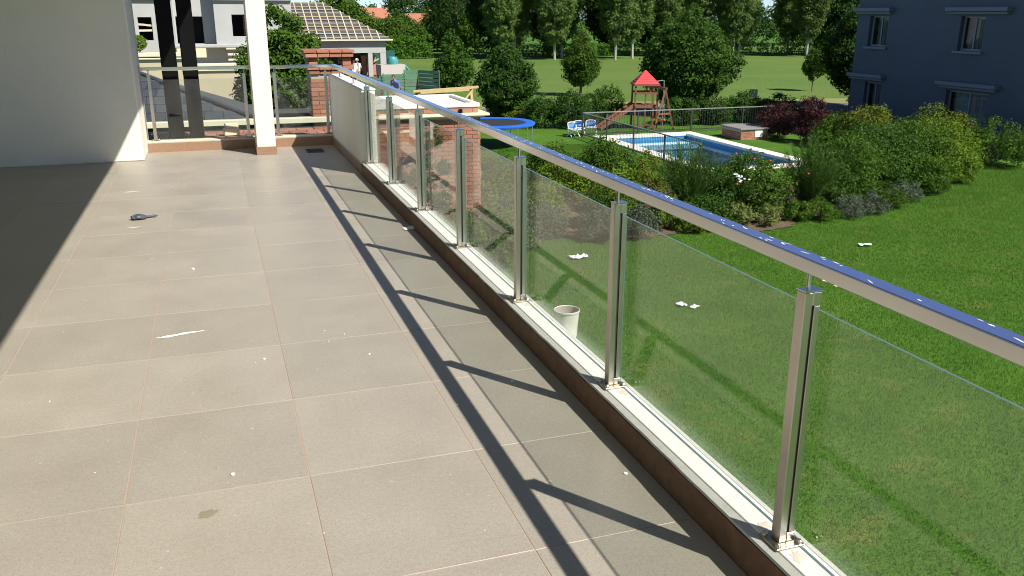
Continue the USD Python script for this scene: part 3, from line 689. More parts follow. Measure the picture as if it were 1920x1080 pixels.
# carport / wing with battened roof
cw = thing('house_wing', 'unfinished grey wing whose dark roof is covered by a grid of pale battens', 'building')
E0, E1, RY, RX1, YE, YR, ZE, ZR = 5.2, 13.2, 73.8, 8.9, 68.0, 73.8, -.20, 2.50
b = M(); b.quad((E0, YE, ZE), (E1, YE, ZE), (RX1, YR, ZR), (E0, YR, ZR)); b.quad((E1, YE, ZE), (E1, 79.6, ZE), (RX1, YR, ZR), (RX1, YR, ZR)); b.quad((E0, YR, ZR), (RX1, YR, ZR), (E1, 79.6, ZE), (E0, 79.6, ZE)); obj('roof', b, 'underlay', cw)
def rp(x, t, lift=.03): return np.array([x, YE + (YR - YE) * t, ZE + (ZR - ZE) * t + lift])
for k in range(11):
    t = .03 + k * .092; xe = E1 + (RX1 - E1) * t - .05
    m = M(); m.bar(rp(E0, t, .07), rp(xe, t, .07), .085, .04); obj('batten', m, 'batten', cw)
for k in range(14):
    x = E0 + .25 + k * .57; tm = 1.0 if x <= RX1 else (E1 - x) / (E1 - RX1)
    if tm > .08: m = M(); m.bar(rp(x, 0, .025), rp(x, tm, .025), .075, .04); obj('rafter_strip', m, 'batten', cw)
b = M(); b.cbox((E0, YE - .08, ZE - .13), (E1 + .1, YE + .1, ZE - .01), .02); obj('gutter', b, 'fascia', cw)
b = M(); b.box((E0, 68.35, -1.22), (12.8, 68.75, -.32)); b.box((E0, 68.1, -.33), (13.0, 79, -.30)); obj('beam', b, 'grey_render', cw)
for x0, x1 in ((12.36, 12.80), (11.42, 11.76)):
    b = M(); b.box((x0, 68.36, -3), (x1, 68.74, -1.22)); obj('pillar', b, 'grey_render', cw)
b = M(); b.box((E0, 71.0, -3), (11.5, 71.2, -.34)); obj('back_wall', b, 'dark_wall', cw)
b = M(); b.bar((11.6, 70.5, -2.3), (12.6, 70.4, -1.75), .10); obj('brace', b, 'timber_yellow', cw)
tp = obj('tarpaulin', M().box((11.2, 72.0, -2.9), (14.2, 72.06, -1.2)), 'tarp_green'); tag(tp, 'dark green tarpaulin hung behind the pillars of the unfinished wing', 'tarpaulin')

# building site clutter
r_ = np.random.default_rng(21)
def board_fence(label, p0, p1, z0, z1, nb, gap, mate, tilt=0.):
    t = thing('board_fence', label, 'board fence', group=None)
    p0, p1 = np.array([*p0, 0.]), np.array([*p1, 0.])
    for k in range(nb):
        z = z0 + (z1 - z0) * (k + .5) / nb; h = (z1 - z0) / nb - gap
        m = M(); m.bar(p0 + [0, 0, z + r_.normal(0, .008)], p1 + [0, 0, z + tilt + r_.normal(0, .012)], .03, h); obj('board', m, mate, t)
    for s in (.03, .97):
        q = p0 + (p1 - p0) * s + np.array([0, .05, 0]); m = M(); m.bar(q + [0, 0, GROUND], q + [0, 0, z1 + tilt * s + .03], .07, .07); obj('post', m, 'green_board', t)
board_fence('pale green board fence panel, tall and sunlit, right beside the dark panel', (10.36, 50.0), (11.12, 49.9), -2.85, -1.42, 8, .035, 'green_board')
board_fence('green board fence panel left of the tallest panel, with paler paint patches', (9.15, 50.1), (10.32, 50.0), -2.8, -1.62, 7, .03, 'green_board')
board_fence('dark green board fence panel in shade, folded back beside the tree', (11.17, 49.9), (12.0, 48.25), -2.85, -1.40, 7, .035, 'green_board')
board_fence('pale green boards of the leftmost low fence panel, leaning', (7.9, 50.6), (9.1, 50.2), -2.75, -1.86, 6, .035, 'green_board', .05)
mx = thing('concrete_mixer', 'grey and teal concrete mixer trough behind the green fence panels', 'mixer', (11.9, 62.0, GROUND), 10)
b = M(); b.prism([(-.9, -.5), (.9, -.5), (1.0, .5), (-.9, .5)], .6, 1.25); obj('trough', b, 'mixer_paint', mx)
b = M(); b.tube([(1.0, 0, 1.2), (1.5, 0, .7)], .09, 8); b.tube([(-.8, -.45, 0), (-.8, -.45, .6)], .06, 6); b.tube([(.8, -.45, 0), (.8, -.45, .6)], .06, 6); b.tube([(-.8, .45, 0), (-.8, .45, .6)], .06, 6); b.tube([(.8, .45, 0), (.8, .45, .6)], .06, 6); obj('frame', b, 'mixer_teal', mx)
b = M(); b.lathe([(.0001, 1.8), (.3, 1.75), (.42, 1.5), (.36, 1.22), (.0001, 1.2)], (.2, .1, 0), 14); obj('drum', b, 'mixer_teal', mx, smooth=40)
pl_ = thing('block_pile', 'pile of pink clay blocks stacked by the pillars of the unfinished wing', 'block pile', (12.05, 70.6, GROUND))
for k in range(6):
    for j in range(3):
        b = M(); b.cbox((-.8 + j * .4 + r_.uniform(-.03, .03), 0, k * .25), (-.8 + j * .4 + .36, .4, k * .25 + .24), .01); obj('block', b, 'pink_block', pl_)

# ------------------------------------------------------------------ people on the building site
def limb_body(bones, pitch=.022):
    parts = []
    for p, a, q, c in bones:
        s = m3.Manifold.sphere(1.0, 14)
        parts.append(m3.Manifold.batch_hull([s.scale([a] * 3).translate(list(map(float, p))), s.scale([c] * 3).translate(list(map(float, q)))]))
    w = m3.Manifold.batch_boolean(parts, m3.OpType.Add).refine_to_length(pitch * 1.6).to_mesh()
    t = trimesh.Trimesh(w.vert_properties[:, :3], w.tri_verts, process=True)
    trimesh.smoothing.filter_taubin(t, iterations=8)
    return t
def person(label, loc, rotz, pose, mats, lean=0., hat=None):
    """facing local -y. pose: hands L and R (x, y, z), knee bend; lean: hips to shoulders forwards in metres"""
    t = thing('person', label, 'person', loc, rotz)
    hip, sh = np.array([0, .02, .90]), np.array([0, .02 - lean, 1.40 - abs(lean) * .35])
    nk = sh + [0, -.01 - lean * .12, .06]; hd = nk + [0, -.03 - lean * .25, .155]
    B, S, T = [], [], []
    B += [(sh + [0, 0, .02], .055, nk + [0, 0, .04], .05), (hd + [0, -.005, -.045], .070, hd + [0, .005, .035], .086), (hd + [0, -.075, -.07], .03, hd + [0, -.03, -.05], .06), (hd + [0, -.09, -.01], .012, hd + [0, -.098, -.03], .016)]
    for s in (-1, 1): B.append((hd + [s * .083, .005, 0], .016, hd + [s * .083, .01, -.03], .012))
    S += [(hip + [-.07, 0, .05], .115, sh + [-.11, 0, -.06], .095), (hip + [.07, 0, .05], .115, sh + [.11, 0, -.06], .095), (sh + [-.15, 0, -.02], .062, sh + [.15, 0, -.02], .062), (sh + [0, 0, -.02], .075, nk, .05)]
    for s, hand, elbow in ((-1, pose[0], pose[2]), (1, pose[1], pose[3])):
        hand, elbow = np.array(hand), np.array(elbow); shd = sh + [s * .19, 0, -.02]
        S.append((shd, .056, shd + (elbow - shd) * .8, .048)); B.append((shd, .045, elbow, .038)); B.append((elbow, .038, hand, .026))
        d = (hand - elbow) / np.linalg.norm(hand - elbow); side = np.cross(d, [0, 0, 1.0]); side = side / max(np.linalg.norm(side), .1)
        B.append((hand, .028, hand + d * .08, .030))
        for k in range(4): B.append((hand + d * .08 + side * (k - 1.5) * .018, .0095, hand + d * (.15 + .012 * (k in (1, 2))) + side * (k - 1.5) * .02 + [0, 0, -.02], .008))
        B.append((hand + d * .03 + side * .028, .011, hand + d * .085 + side * .058, .009))
    for s, kf, ft in ((-1, pose[4], pose[6]), (1, pose[5], pose[7])):
        kf, ft = np.array(kf), np.array(ft); hj = hip + [s * .09, 0, -.02]
        T += [(hj, .098, kf, .066), (kf, .064, ft + [0, .02, .08], .048), (hip + [-.06, 0, .02], .11, hip + [.06, 0, .02], .11)]
        B += [(kf, .05, ft + [0, .02, .07], .04), (ft + [0, .03, .04], .04, ft + [0, -.13, .035], .034), (hj, .07, kf, .05)]
    B += [(hip, .10, sh, .10)]
    obj('body', limb_body(B, .016), mats[0], t, smooth=True)
    obj('shirt', limb_body(S), mats[1], t, smooth=True); obj('trousers', limb_body(T), mats[2], t, smooth=True)
    hm = M(); s0 = trimesh.creation.icosphere(2); vv = s0.vertices; keep = (vv[s0.faces].mean(1)[:, 2] > -.15) & ~((vv[s0.faces].mean(1)[:, 1] < -.45) & (vv[s0.faces].mean(1)[:, 2] < .45))
    hm.add(vv * [.093, .103, .108] + hd + [0, .012, .018], s0.faces[keep]); obj('hair', hm, 'hair', t, smooth=True)
    e = M()
    for s in (-1, 1): e.tm(trimesh.creation.icosphere(1, .011).apply_translation(hd + [s * .033, -.080, .006]))
    obj('eyes', e, 'hair', t)
    m = M(); m.cbox(hd + [-.024, -.104, -.074], hd + [.024, -.094, -.066], .002); obj('mouth', m, 'skin_dark', t)
    if hat:
        h = M(); h.lathe([(.0001, .13), (.06, .12), (.10, .075), (.107, .03), (.15, .02), (.15, .012), (.10, .018)], hd, 16); obj('hat', h, hat, t, smooth=40)
    return t
stand = [(-.09, -.01, .48), (.09, .0, .48), (-.10, 0, 0), (.10, .03, 0)]
person('person in blue shirt and dark trousers stooping in front of the green fence', (9.15, 46.0, GROUND + .016), -35, [(-.16, -.52, .62), (.14, -.50, .70), (-.22, -.30, .90), (.23, -.28, .93), (-.10, -.14, .47), (.10, -.06, .48), (-.12, -.04, 0), (.12, .10, 0)], ('skin_dark', 'shirt_blue', 'trousers_dark'), .34)
person('person in pale shirt and white hat standing by the dark opening of the unfinished wing', (9.35, 60.6, GROUND + .016), 200, [(-.24, -.10, .84), (.20, -.30, 1.02), (-.27, .03, 1.10), (.27, -.06, 1.10), *stand], ('skin_dark', 'shirt_pale', 'trousers_tan'), 0., 'shirt_white')
person('person in white shirt with arm raised, left of the one in the white hat', (8.85, 59.2, GROUND + .016), 160, [(-.20, -.42, 1.05), (.33, -.12, 1.50), (-.27, -.15, 1.08), (.42, -.06, 1.28), *stand], ('skin_dark', 'shirt_white', 'trousers_dark'), .16)

# ------------------------------------------------------------------ garden things
tc = np.array([9.55, 30.5])
tp = thing('trampoline', 'round trampoline with blue padded rim and black mat on the lawn', 'trampoline', (*tc, GROUND), 12)
TR, TH = 1.52, .87
b = M(); b.lathe([(TR - .34, TH - .005), (TR - .30, TH + .012), (TR - .02, TH + .02), (TR + .03, TH - .01), (TR + .02, TH - .06), (TR - .02, TH - .055), (TR - .30, TH - .01), (TR - .34, TH - .005)], (0, 0, 0), 56); obj('rim_pad', b, 'blue_pad', tp, smooth=40)
b = M(); b.lathe([(.0001, TH - .035), (.6, TH - .028), (TR - .30, TH - .012)], (0, 0, 0), 40); obj('jumping_mat', b, 'black_mat', tp, smooth=True)
th = np.linspace(0, 2 * np.pi, 57)
b = M(); b.tube(np.c_[(TR - .02) * np.cos(th), (TR - .02) * np.sin(th), np.full(57, TH - .075)], .02, 8, False); obj('ring_frame', b, 'galvanised', tp, smooth=True)
for k in range(4):
    a = k * np.pi / 2 + .35; d = np.array([math.cos(a), math.sin(a), 0]); s = np.array([-d[1], d[0], 0]) * .42
    b = M(); b.tube([d * (TR - .02) - s + [0, 0, TH - .08], d * TR - s + [0, 0, .05], d * TR - s * .9 + [0, 0, .02], d * TR + s * .9 + [0, 0, .02], d * TR + s + [0, 0, .05], d * (TR - .02) + s + [0, 0, TH - .08]], .02, 8); obj('leg', b, 'galvanised', tp)

# swimming pool
pool = thing('swimming_pool', 'rectangular blue swimming pool with white coping behind the shrubs', 'swimming pool', group=None)
W = -3.16
b = M(); D = -4.5
b.quad((PX0, PY0, D), (PX1, PY0, D), (PX1, PY1, D), (PX0, PY1, D)); b.quad((PX0, PY0, D), (PX0, PY1, D), (PX0, PY1, -3.05), (PX0, PY0, -3.05)); b.quad((PX1, PY1, D), (PX1, PY0, D), (PX1, PY0, -3.05), (PX1, PY1, -3.05)); b.quad((PX0, PY1, D), (PX1, PY1, D), (PX1, PY1, -3.05), (PX0, PY1, -3.05)); b.quad((PX1, PY0, D), (PX0, PY0, D), (PX0, PY0, -3.05), (PX1, PY0, -3.05))
obj('basin', b, 'pool_blue', pool)
b = M(); b.box((PX0 + .002, 29.75, -4.4), (PX1 - .002, PY1 - .002, -3.26)); obj('shelf', b, 'pool_shelf', pool)
b = M(); b.box((PX0 + .003, 29.68, -3.33), (PX1 - .003, 29.82, -3.235)); b.box((PX0 + .003, 30.5, -3.259), (PX1 - .003, 30.62, -3.20)); obj('step_edge', b, 'white_plastic', pool)
def coping(x0, y0, x1, y1, n, axis):
    for k in range(n):
        m = M()
        if axis == 0: m.cbox((x0 + (x1 - x0) * k / n + .004, y0, -3.05), (x0 + (x1 - x0) * (k + 1) / n - .004, y1, -2.955), .012)
        else: m.cbox((x0, y0 + (y1 - y0) * k / n + .004, -3.05), (x1, y0 + (y1 - y0) * (k + 1) / n - .004, -2.955), .012)
        obj('coping_slab', m, 'coping', pool)
CW = .46
coping(PX0 - CW, PY1 - .03, PX1 + CW, PY1 + CW, 9, 0); coping(PX0 - CW, PY0 - CW, PX1 + CW, PY0 + .03, 9, 0)
coping(PX0 - CW, PY0 + .03, PX0 + .03, PY1 - .03, 15, 1); coping(PX1 - .03, PY0 + .03, PX1 + CW, PY1 - .03, 15, 1)
b = M(); b.quad(*sheet(PX0, PY0, PX1, PY1, W)); tag(obj('pool_water', b, 'water'), 'clear blue water in the swimming pool', 'water', kind='structure')

def picket_fence(label, pts, h=.92):
    t = thing('pool_fence', label, 'fence')
    for p, q in zip(pts[:-1], pts[1:]):
        p, q = np.array([*p, GROUND]), np.array([*q, GROUND]); L = np.linalg.norm(q - p); n = int(L / .115)
        b = M(); b.bar(p + [0, 0, h], q + [0, 0, h], .045, .035); obj('top_rail', b, 'fence_rail_paint', t)
        b = M(); b.bar(p + [0, 0, .09], q + [0, 0, .09], .03, .03); obj('bottom_rail', b, 'fence_paint', t)
        for k in range(1, n):
            c = p + (q - p) * k / n; m = M(); m.bar(c + [0, 0, .105], c + [0, 0, h - .018], .010, .010); obj('picket', m, 'fence_paint', t)
        for k in range(int(round(L / 2.4)) + 1):
            c = p + (q - p) * k / max(1, round(L / 2.4)); m = M(); m.bar(c, c + [0, 0, h - .02], .045, .045, up=(0, 1, 0)); obj('post', m, 'fence_paint', t)
    return t
picket_fence('black metal picket fence along the far side of the pool', [(13.72, 31.95), (23.5, 31.95)])
picket_fence('black metal picket fence along the near left side of the pool', [(13.72, 31.9), (13.72, 22.9)])

# play tower
pt = thing('play_tower', 'brown wooden play tower with red pyramid roof, climbing ramp and swings', 'play tower', (16.63, 33.21, GROUND), -17.6)
S = .92; PH = 2.02
for x, y in ((0, 0), (S, 0), (0, S), (S, S)):
    b = M(); b.cbox((x - .035, y - .035, 0), (x + .035, y + .035, PH - .13), .006); obj('post', b, 'wood', pt)
b = M(); b.cbox((.40, -.03, 0), (.46, .03, 1.55), .005); obj('middle_post', b, 'wood', pt)
for k in range(7):
    b = M(); x = -.04 + k * .145; b.cbox((x, -.04, .985), (x + .13, S + .04, 1.015), .004); obj('platform_board', b, 'wood', pt)
for a, c in (((0, 0, .94), (S, 0, .94)), ((0, S, .94), (S, S, .94)), ((0, 0, 1.50), (S, 0, 1.50)), ((S, 0, 1.50), (S, S, 1.50)), ((0, S, 1.50), (S, S, 1.50)), ((S, 0, .94), (S, S, .94)), ((0, 0, .94), (0, S, .94)), ((0, 0, .12), (S, 0, .12))):
    b = M(); a, c = np.array(a), np.array(c); n = np.array([0, -.04, 0]) if a[1] == c[1] == 0 else (np.array([0, .04, 0]) if a[1] == c[1] else np.array([.04 if a[0] else -.04, 0, 0])); b.bar(a + n, c + n, .03, .085); obj('rail', b, 'wood', pt)
o_ = .07; AP = np.array([S / 2, S / 2, 2.42]); EZ = 1.87
cs = [np.array([-o_, -o_, EZ]), np.array([S + o_, -o_, EZ]), np.array([S + o_, S + o_, EZ]), np.array([-o_, S + o_, EZ])]
for k in range(4):
    a, c = cs[k], cs[(k + 1) % 4]; n = np.cross(c - a, AP - a); n /= np.linalg.norm(n)
    NB = 6
    for j in range(NB):
        t0, t1 = j / NB, (j + 1) / NB; p0, p1, p2, p3 = a + (AP - a) * t0, c + (AP - c) * t0, c + (AP - c) * t1, a + (AP - a) * t1
        b = M(); v = [p0 + n * .014, p1 + n * .014, p2 + n * .004, p3 + n * .004, p0 - n * .004, p1 - n * .004, p2 - n * .008, p3 - n * .008]
        b.add(v, [[0, 1, 2, 3], [7, 6, 5, 4], [0, 4, 5, 1], [1, 5, 6, 2], [3, 2, 6, 7], [0, 3, 7, 4]]); obj('roof_board', b, 'red_roof', pt)
    b = M(); b.bar(a + [0, 0, -.035], c + [0, 0, -.035], .03, .07); obj('eave_board', b, 'wood', pt)
rp0, rp1 = np.array([-.02, .28, 1.0]), np.array([-1.52, -.12, .02]); dd = rp1 - rp0; sd = np.cross(dd, [0, 0, 1.0]); sd /= np.linalg.norm(sd)
for s in (-.23, .23):
    b = M(); b.bar(rp0 + sd * s + [0, 0, .05], rp1 + sd * s + [0, 0, .06], .035, .16); obj('ramp_side', b, 'wood', pt)
for k in range(10):
    c = rp0 + dd * (k + .5) / 10; b = M(); b.bar(c - sd * .212, c + sd * .212, .13, .025); obj('ramp_board', b, 'wood', pt)
for s in (-.23, .23):
    b = M(); c = rp0 + dd * .45 + sd * s; b.bar(c, c + [-.05, 0, .28], .05, .05); obj('ramp_handle', b, 'wood', pt)
APX = np.array([1.20, -.24, 1.70]); BM0 = np.array([.46, .46, 1.78])
b = M(); b.bar(BM0, APX + (APX - BM0) * .06, .07, .11); obj('swing_beam', b, 'wood', pt)
for ft in ((.74, -.52, 0), (1.66, .03, 0)):
    b = M(); f_ = np.array(ft); b.bar(f_, APX + (APX - f_) * .03 + [0, 0, -.02], .065, .065); obj('swing_leg', b, 'wood', pt, label='slanting leg of the swing frame')
b = M(); b.bar(np.array([.74, -.52, 0]) + (APX - [.74, -.52, 0]) * .40, np.array([1.66, .03, 0]) + (APX - [1.66, .03, 0]) * .40, .05, .07); obj('swing_crossbar', b, 'wood', pt)
bd = (APX - BM0) / np.linalg.norm(APX - BM0); hd_ = bd * [1, 1, 0]
for t, z in ((.50, .50), (.83, .40)):
    c = BM0 + (APX - BM0) * t
    b = M(); st = c * [1, 1, 0] + [0, 0, z]; w = hd_ / np.linalg.norm(hd_) * .19
    prof = [(st - w + [0, 0, .05]), st - w * .6, st + w * .6, st + w + [0, 0, .05]]
    b.tube(prof, [.04, .06, .06, .04], 8); q = obj('swing_seat', b, 'orange_plastic', pt)
    for s in (-1, 1):
        b = M(); b.tube([st + w * s + [0, 0, .06], c + w * s * .8], .009, 6); obj('chain', b, 'galvanised', q)
b = M(); b.tube([(1.25, .42, 0), (1.25, .42, 1.98), (1.16, .42, 2.0), (.92, .42, 1.95)], .022, 8); obj('climbing_pole', b, 'galvanised', pt)

# white folding garden chairs with blue seats
def garden_chair(label, loc, rot):
    t = thing('garden_chair', label, 'chair', loc, rot, group='white garden chairs by the pool fence')
    th = np.linspace(0, 2 * np.pi, 25); sq = lambda a: np.sign(a) * np.abs(a) ** .55
    b = M(); b.tube(np.c_[.20 * sq(np.cos(th)), -.02 + .06 * np.sin(th), .43 + .13 * sq(np.sin(th))], .019, 8, False); obj('back_frame', b, 'white_plastic', t, smooth=True)
    b = M(); b.box((-.165, -.024, .35), (.165, -.014, .52)); obj('back_cloth', b, 'blue_cloth', t)
    b = M(); b.tube([(-.2, .02, .32), (-.2, -.36, .30), (-.17, -.40, .30), (.17, -.40, .30), (.2, -.36, .30), (.2, .02, .32)], .017, 8); obj('seat_frame', b, 'white_plastic', t)
    b = M(); b.box((-.18, -.37, .293), (.18, 0, .303)); obj('seat_cloth', b, 'blue_cloth', t)
    for s in (-.2, .2):
        b = M(); b.tube([(s, .02, .34), (s, -.30, .0)], .017, 8); obj('leg', b, 'white_plastic', t)
        b = M(); b.tube([(s * .95, -.36, .30), (s * .95, .06, .0)], .017, 8); obj('leg', b, 'white_plastic', t)
    return t
garden_chair('leftmost of three white framed garden chairs with blue cloth', (13.30, 32.05, GROUND), 15)
garden_chair('middle white garden chair, nearest the fence corner post', (13.72, 32.35, GROUND), -12)
garden_chair('rightmost white framed garden chair with blue back, at the ramp foot', (14.30, 32.45, GROUND), -20)

# pump house, sign, bucket, papers
ph = thing('pump_house', 'low brick pump box with grey slab top beside the pool fence', 'pump box')
b = M(); b.box((19.10, 29.0, -3), (20.30, 30.35, -2.62)); obj('core', b, 'mortar', ph)
r_ = np.random.default_rng(4)
bricks(ph, (19.10, 29.0), (1, 0), (0, -1), 1.20, -3.0, -2.62, r_, limit=40); bricks(ph, (19.10, 30.35), (0, -1), (-1, 0), 1.35, -3.0, -2.62, r_, limit=40)
b = M(); b.cbox((19.03, 28.93, -2.615), (20.37, 30.42, -2.55), .012); obj('slab', b, 'stone_slab', ph)
b = M(); b.box((19.72, 28.975, -2.9), (20.05, 28.988, -2.66)); obj('hatch', b, 'white_plastic', ph)
sg = thing('notice_board', 'small dark green notice board on a post beside the road', 'sign', (27.62, 41.05, GROUND), -33)
b = M(); b.cbox((-.21, -.02, .36), (.21, .02, .79), .006); obj('board', b, 'sign_green', sg)
b = M(); b.box((-.03, .021, 0), (.03, .06, .75)); obj('post', b, 'sign_green', sg)
bu = thing('bucket', 'large pale plastic drum bucket standing open on the lawn below the kerb', 'bucket', (4.70, 11.35, GROUND))
b = M(); b.lathe([(.0001, 0), (.15, 0), (.155, .01), (.186, .40), (.196, .40), (.198, .425), (.19, .43), (.182, .42)], (0, 0, 0), 32); obj('shell', b, 'bucket', bu, smooth=40)
b = M(); b.lathe([(.182, .42), (.15, .03), (.0001, .03)], (0, 0, 0), 32); obj('inside', b, 'bucket_inside', bu, smooth=40)
b = M(); a = np.linspace(0, np.pi, 15); b.tube(np.c_[.195 * np.cos(a), .02 - .19 * np.sin(a), .40 - .04 * np.sin(a)], .004, 6); obj('handle', b, 'galvanised', bu)
def crumple(label, loc, s, seed):
    r = np.random.default_rng(seed); t = thing('paper_scrap', label, 'paper', loc, r.uniform(0, 360))
    b = M(); n = 7; g_ = np.array([[(i / (n - 1) - .5) * 2 * s, (j / (n - 1) - .5) * 1.3 * s, 0] for i in range(n) for j in range(n)])
    g_[:, 2] = .02 + s * .9 * np.abs(meshkit.fbm(g_ * 3.2 / s + r.uniform(0, 40, 3), 3) - .42); g_[:, :2] += r.normal(0, s * .07, (n * n, 2))
    f = [[i * n + j, (i + 1) * n + j, (i + 1) * n + j + 1, i * n + j + 1] for i in range(n - 1) for j in range(n - 1)]
    b.add(g_, f); obj('sheet', b, 'paper', t)
crumple('large crumpled white paper on the lawn behind the third glass pane', (6.56, 15.3, GROUND + .012), .17, 1)
crumple('crumpled white paper on the lawn seen through the second glass pane', (7.05, 12.05, GROUND + .012), .10, 2)
crumple('crumpled white paper lying next to another scrap on the lawn', (7.20, 11.88, GROUND + .012), .085, 3)
crumple('white paper scrap on the open lawn beyond the handrail', (12.66, 14.3, GROUND + .012), .12, 4)
crumple('small white paper scrap near the left end of the lawn', (5.16, 15.68, GROUND + .012), .11, 5)

# ------------------------------------------------------------------ grey-blue house on the right
HX = 26.42
rh = thing('neighbour_house', 'grey blue rendered two storey house at the right, its facade in shade', 'house')
holes = [(30.15, 31.25, .37, 1.60), (25.3, 26.4, .37, 1.60), (30.10, 31.1, -2.95, -1.08), (24.6, 26.6, -2.95, -1.08)]
m = M(); Y = sorted({20.0, 32.0, *[h[0] for h in holes], *[h[1] for h in holes]}); Z = sorted({-3.0, 4.2, *[h[2] for h in holes], *[h[3] for h in holes]})
for i in range(len(Y) - 1):
    for j in range(len(Z) - 1):
        cy, cz = (Y[i] + Y[i + 1]) / 2, (Z[j] + Z[j + 1]) / 2
        if not any(h[0] < cy < h[1] and h[2] < cz < h[3] for h in holes): m.box((HX, Y[i], Z[j]), (HX + .28, Y[i + 1], Z[j + 1]))
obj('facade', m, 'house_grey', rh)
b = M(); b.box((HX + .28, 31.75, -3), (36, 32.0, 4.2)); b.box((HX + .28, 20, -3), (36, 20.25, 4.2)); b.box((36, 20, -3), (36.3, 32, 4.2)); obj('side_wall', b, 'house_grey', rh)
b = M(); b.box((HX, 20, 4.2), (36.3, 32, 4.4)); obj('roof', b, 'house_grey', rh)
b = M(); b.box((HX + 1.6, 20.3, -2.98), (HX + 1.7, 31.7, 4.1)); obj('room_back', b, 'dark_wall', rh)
for y0, y1, z0, z1 in holes:
    f_ = M(); w = .07
    for a, c in (((y0, z0), (y0 + w, z1)), ((y1 - w, z0), (y1, z1)), ((y0 + w, z0), (y1 - w, z0 + w)), ((y0 + w, z1 - w), (y1 - w, z1)), (((y0 + y1) / 2 - .03, z0 + w), ((y0 + y1) / 2 + .03, z1 - w))): f_.box((HX + .17, *a), (HX + .23, *c))
    wn = obj('window', f_, 'window_frame', rh)
    g_ = M(); g_.quad((HX + .2, y0 + w, z0 + w), (HX + .2, y0 + w, z1 - w), (HX + .2, y1 - w, z1 - w), (HX + .2, y1 - w, z0 + w)); obj('pane', g_, 'window_glass', wn)
    k = 24; yy = np.linspace(y0 + .08, y1 - .08, k); xx = HX + .42 + .03 * np.sin(np.arange(k) * 1.9); v = [(x, y, z) for x, y in zip(xx, yy) for z in (z0, z1)]
    c_ = M(); c_.add(v, [[2 * i, 2 * i + 2, 2 * i + 3, 2 * i + 1] for i in range(k - 1)]); obj('curtain', c_, 'curtain', wn)
    if z0 > 0: s_ = M(); s_.cbox((HX - .12, y0 - .12, z0 - .10), (HX + .17, y1 + .12, z0 - .005), .01); obj('sill', s_, 'trim_grey', wn)
for z0 in (1.66, -1.0):
    for y0, y1 in ((29.9, 32.06), (24.2, 27.0)):
        b = M(); b.cbox((HX - .26, y0, z0 + .10), (HX - .002, y1, z0 + .26), .02); b.cbox((HX - .16, y0 + .06, z0), (HX - .002, y1 - .06, z0 + .097), .02); obj('cornice', b, 'trim_grey', rh)

# far red roofed houses
def far_house(label, x, y, w, h, rot, wallmat='far_white'):
    t = thing('far_house', label, 'house', (x, y, GROUND), rot)
    b = M(); b.box((-w / 2, -3, 0), (w / 2, 3, h)); obj('wall', b, wallmat, t)
    b = M(); b.add([(-w / 2 - .5, -3.6, h), (w / 2 + .5, -3.6, h), (w / 2 + .5, 3.6, h), (-w / 2 - .5, 3.6, h), (-w / 2 - .5, 0, h + 1.7), (w / 2 + .5, 0, h + 1.7)], [[0, 1, 5, 4], [2, 3, 4, 5], [0, 3, 2, 1], [0, 4, 3, 3], [1, 2, 5, 5]]); obj('roof', b, 'roof_red_tile', t)
    for k in range(3):
        x0 = -w / 2 + w * (k + .5) / 3 - .5
        b = M(); b.box((x0, -3.03, h * .35), (x0 + 1.0, -2.99, h * .75)); obj('window', b, 'dark_opening', t)
    b = M(); b.box((w * .25, .6, h + .8), (w * .25 + .7, 1.3, h + 2.3)); obj('chimney', b, wallmat, t)
far_house('white far house with long red tiled roof seen past the weeping tree', 34.0, 148, 5.5, 3.0, -8)
far_house('pale pink far house with red roof peeping above the trees behind the battened roof', 26.5, 152, 4.0, 3.9, 5)
far_house('low red roofed shed in front of the white far house', 33.6, 140, 4.5, 1.2, -8, 'roof_red_tile')

# ------------------------------------------------------------------ vegetation
def leaf_cloud(cl, per, size, r, up=.40, out=1.05, jit=.62, shell=.45, flat=.8):
    """leaves around clumps cl (k, 4: x y z radius)"""
    cl = np.asarray(cl, float); idx = np.repeat(np.arange(len(cl)), np.maximum(4, (per * (cl[:, 3] / cl[:, 3].mean()) ** 2).astype(int)))
    d = unit(r, len(idx)); rad = cl[idx, 3] * r.random(len(idx)) ** shell
    c = cl[idx, :3] + d * rad[:, None] * [1, 1, flat]
    n = d * out + np.array([0, 0, up]) + unit(r, len(idx)) * jit
    return leaf_mesh(c, n, size * r.uniform(.65, 1.3, len(idx)), r)

def crown_clumps(h0, h1, rad, k, r, prof, cr):
    """clump centres inside a crown of the given profile (fraction of height -> fraction of radius)"""
    t = np.linspace(0, 1, 60); w = np.interp(t, *zip(*prof)); cdf = np.cumsum(w ** 1.6 + .02); cdf /= cdf[-1]
    u = np.interp(r.random(k), cdf, t); wr = np.interp(u, *zip(*prof)) * rad
    a = r.uniform(0, 2 * np.pi, k); q = np.sqrt(r.random(k)) * .55 + .45 * r.random(k) ** .3
    q = np.minimum(q, 1) * np.maximum(wr - cr * .35, .02) * (1 + .22 * (meshkit.noise(np.c_[np.cos(a) * 1.5, np.sin(a) * 1.5, u * 4] + r.uniform(0, 90)) - .5) * 2)
    return np.c_[q * np.cos(a), q * np.sin(a), h0 + u * (h1 - h0), cr * r.uniform(.6, 1.25, k) * (.55 + .45 * np.interp(u, *zip(*prof)))]

ROUND = [(0, .35), (.15, .78), (.4, 1), (.65, .88), (.85, .55), (1, .12)]
CONE = [(0, .6), (.12, .95), (.3, 1), (.55, .72), (.8, .36), (1, .06)]
OVAL = [(0, .3), (.2, .75), (.45, 1), (.7, .8), (.9, .4), (1, .08)]
TALL = [(0, .35), (.15, .8), (.35, 1), (.6, .9), (.85, .6), (1, .2)]

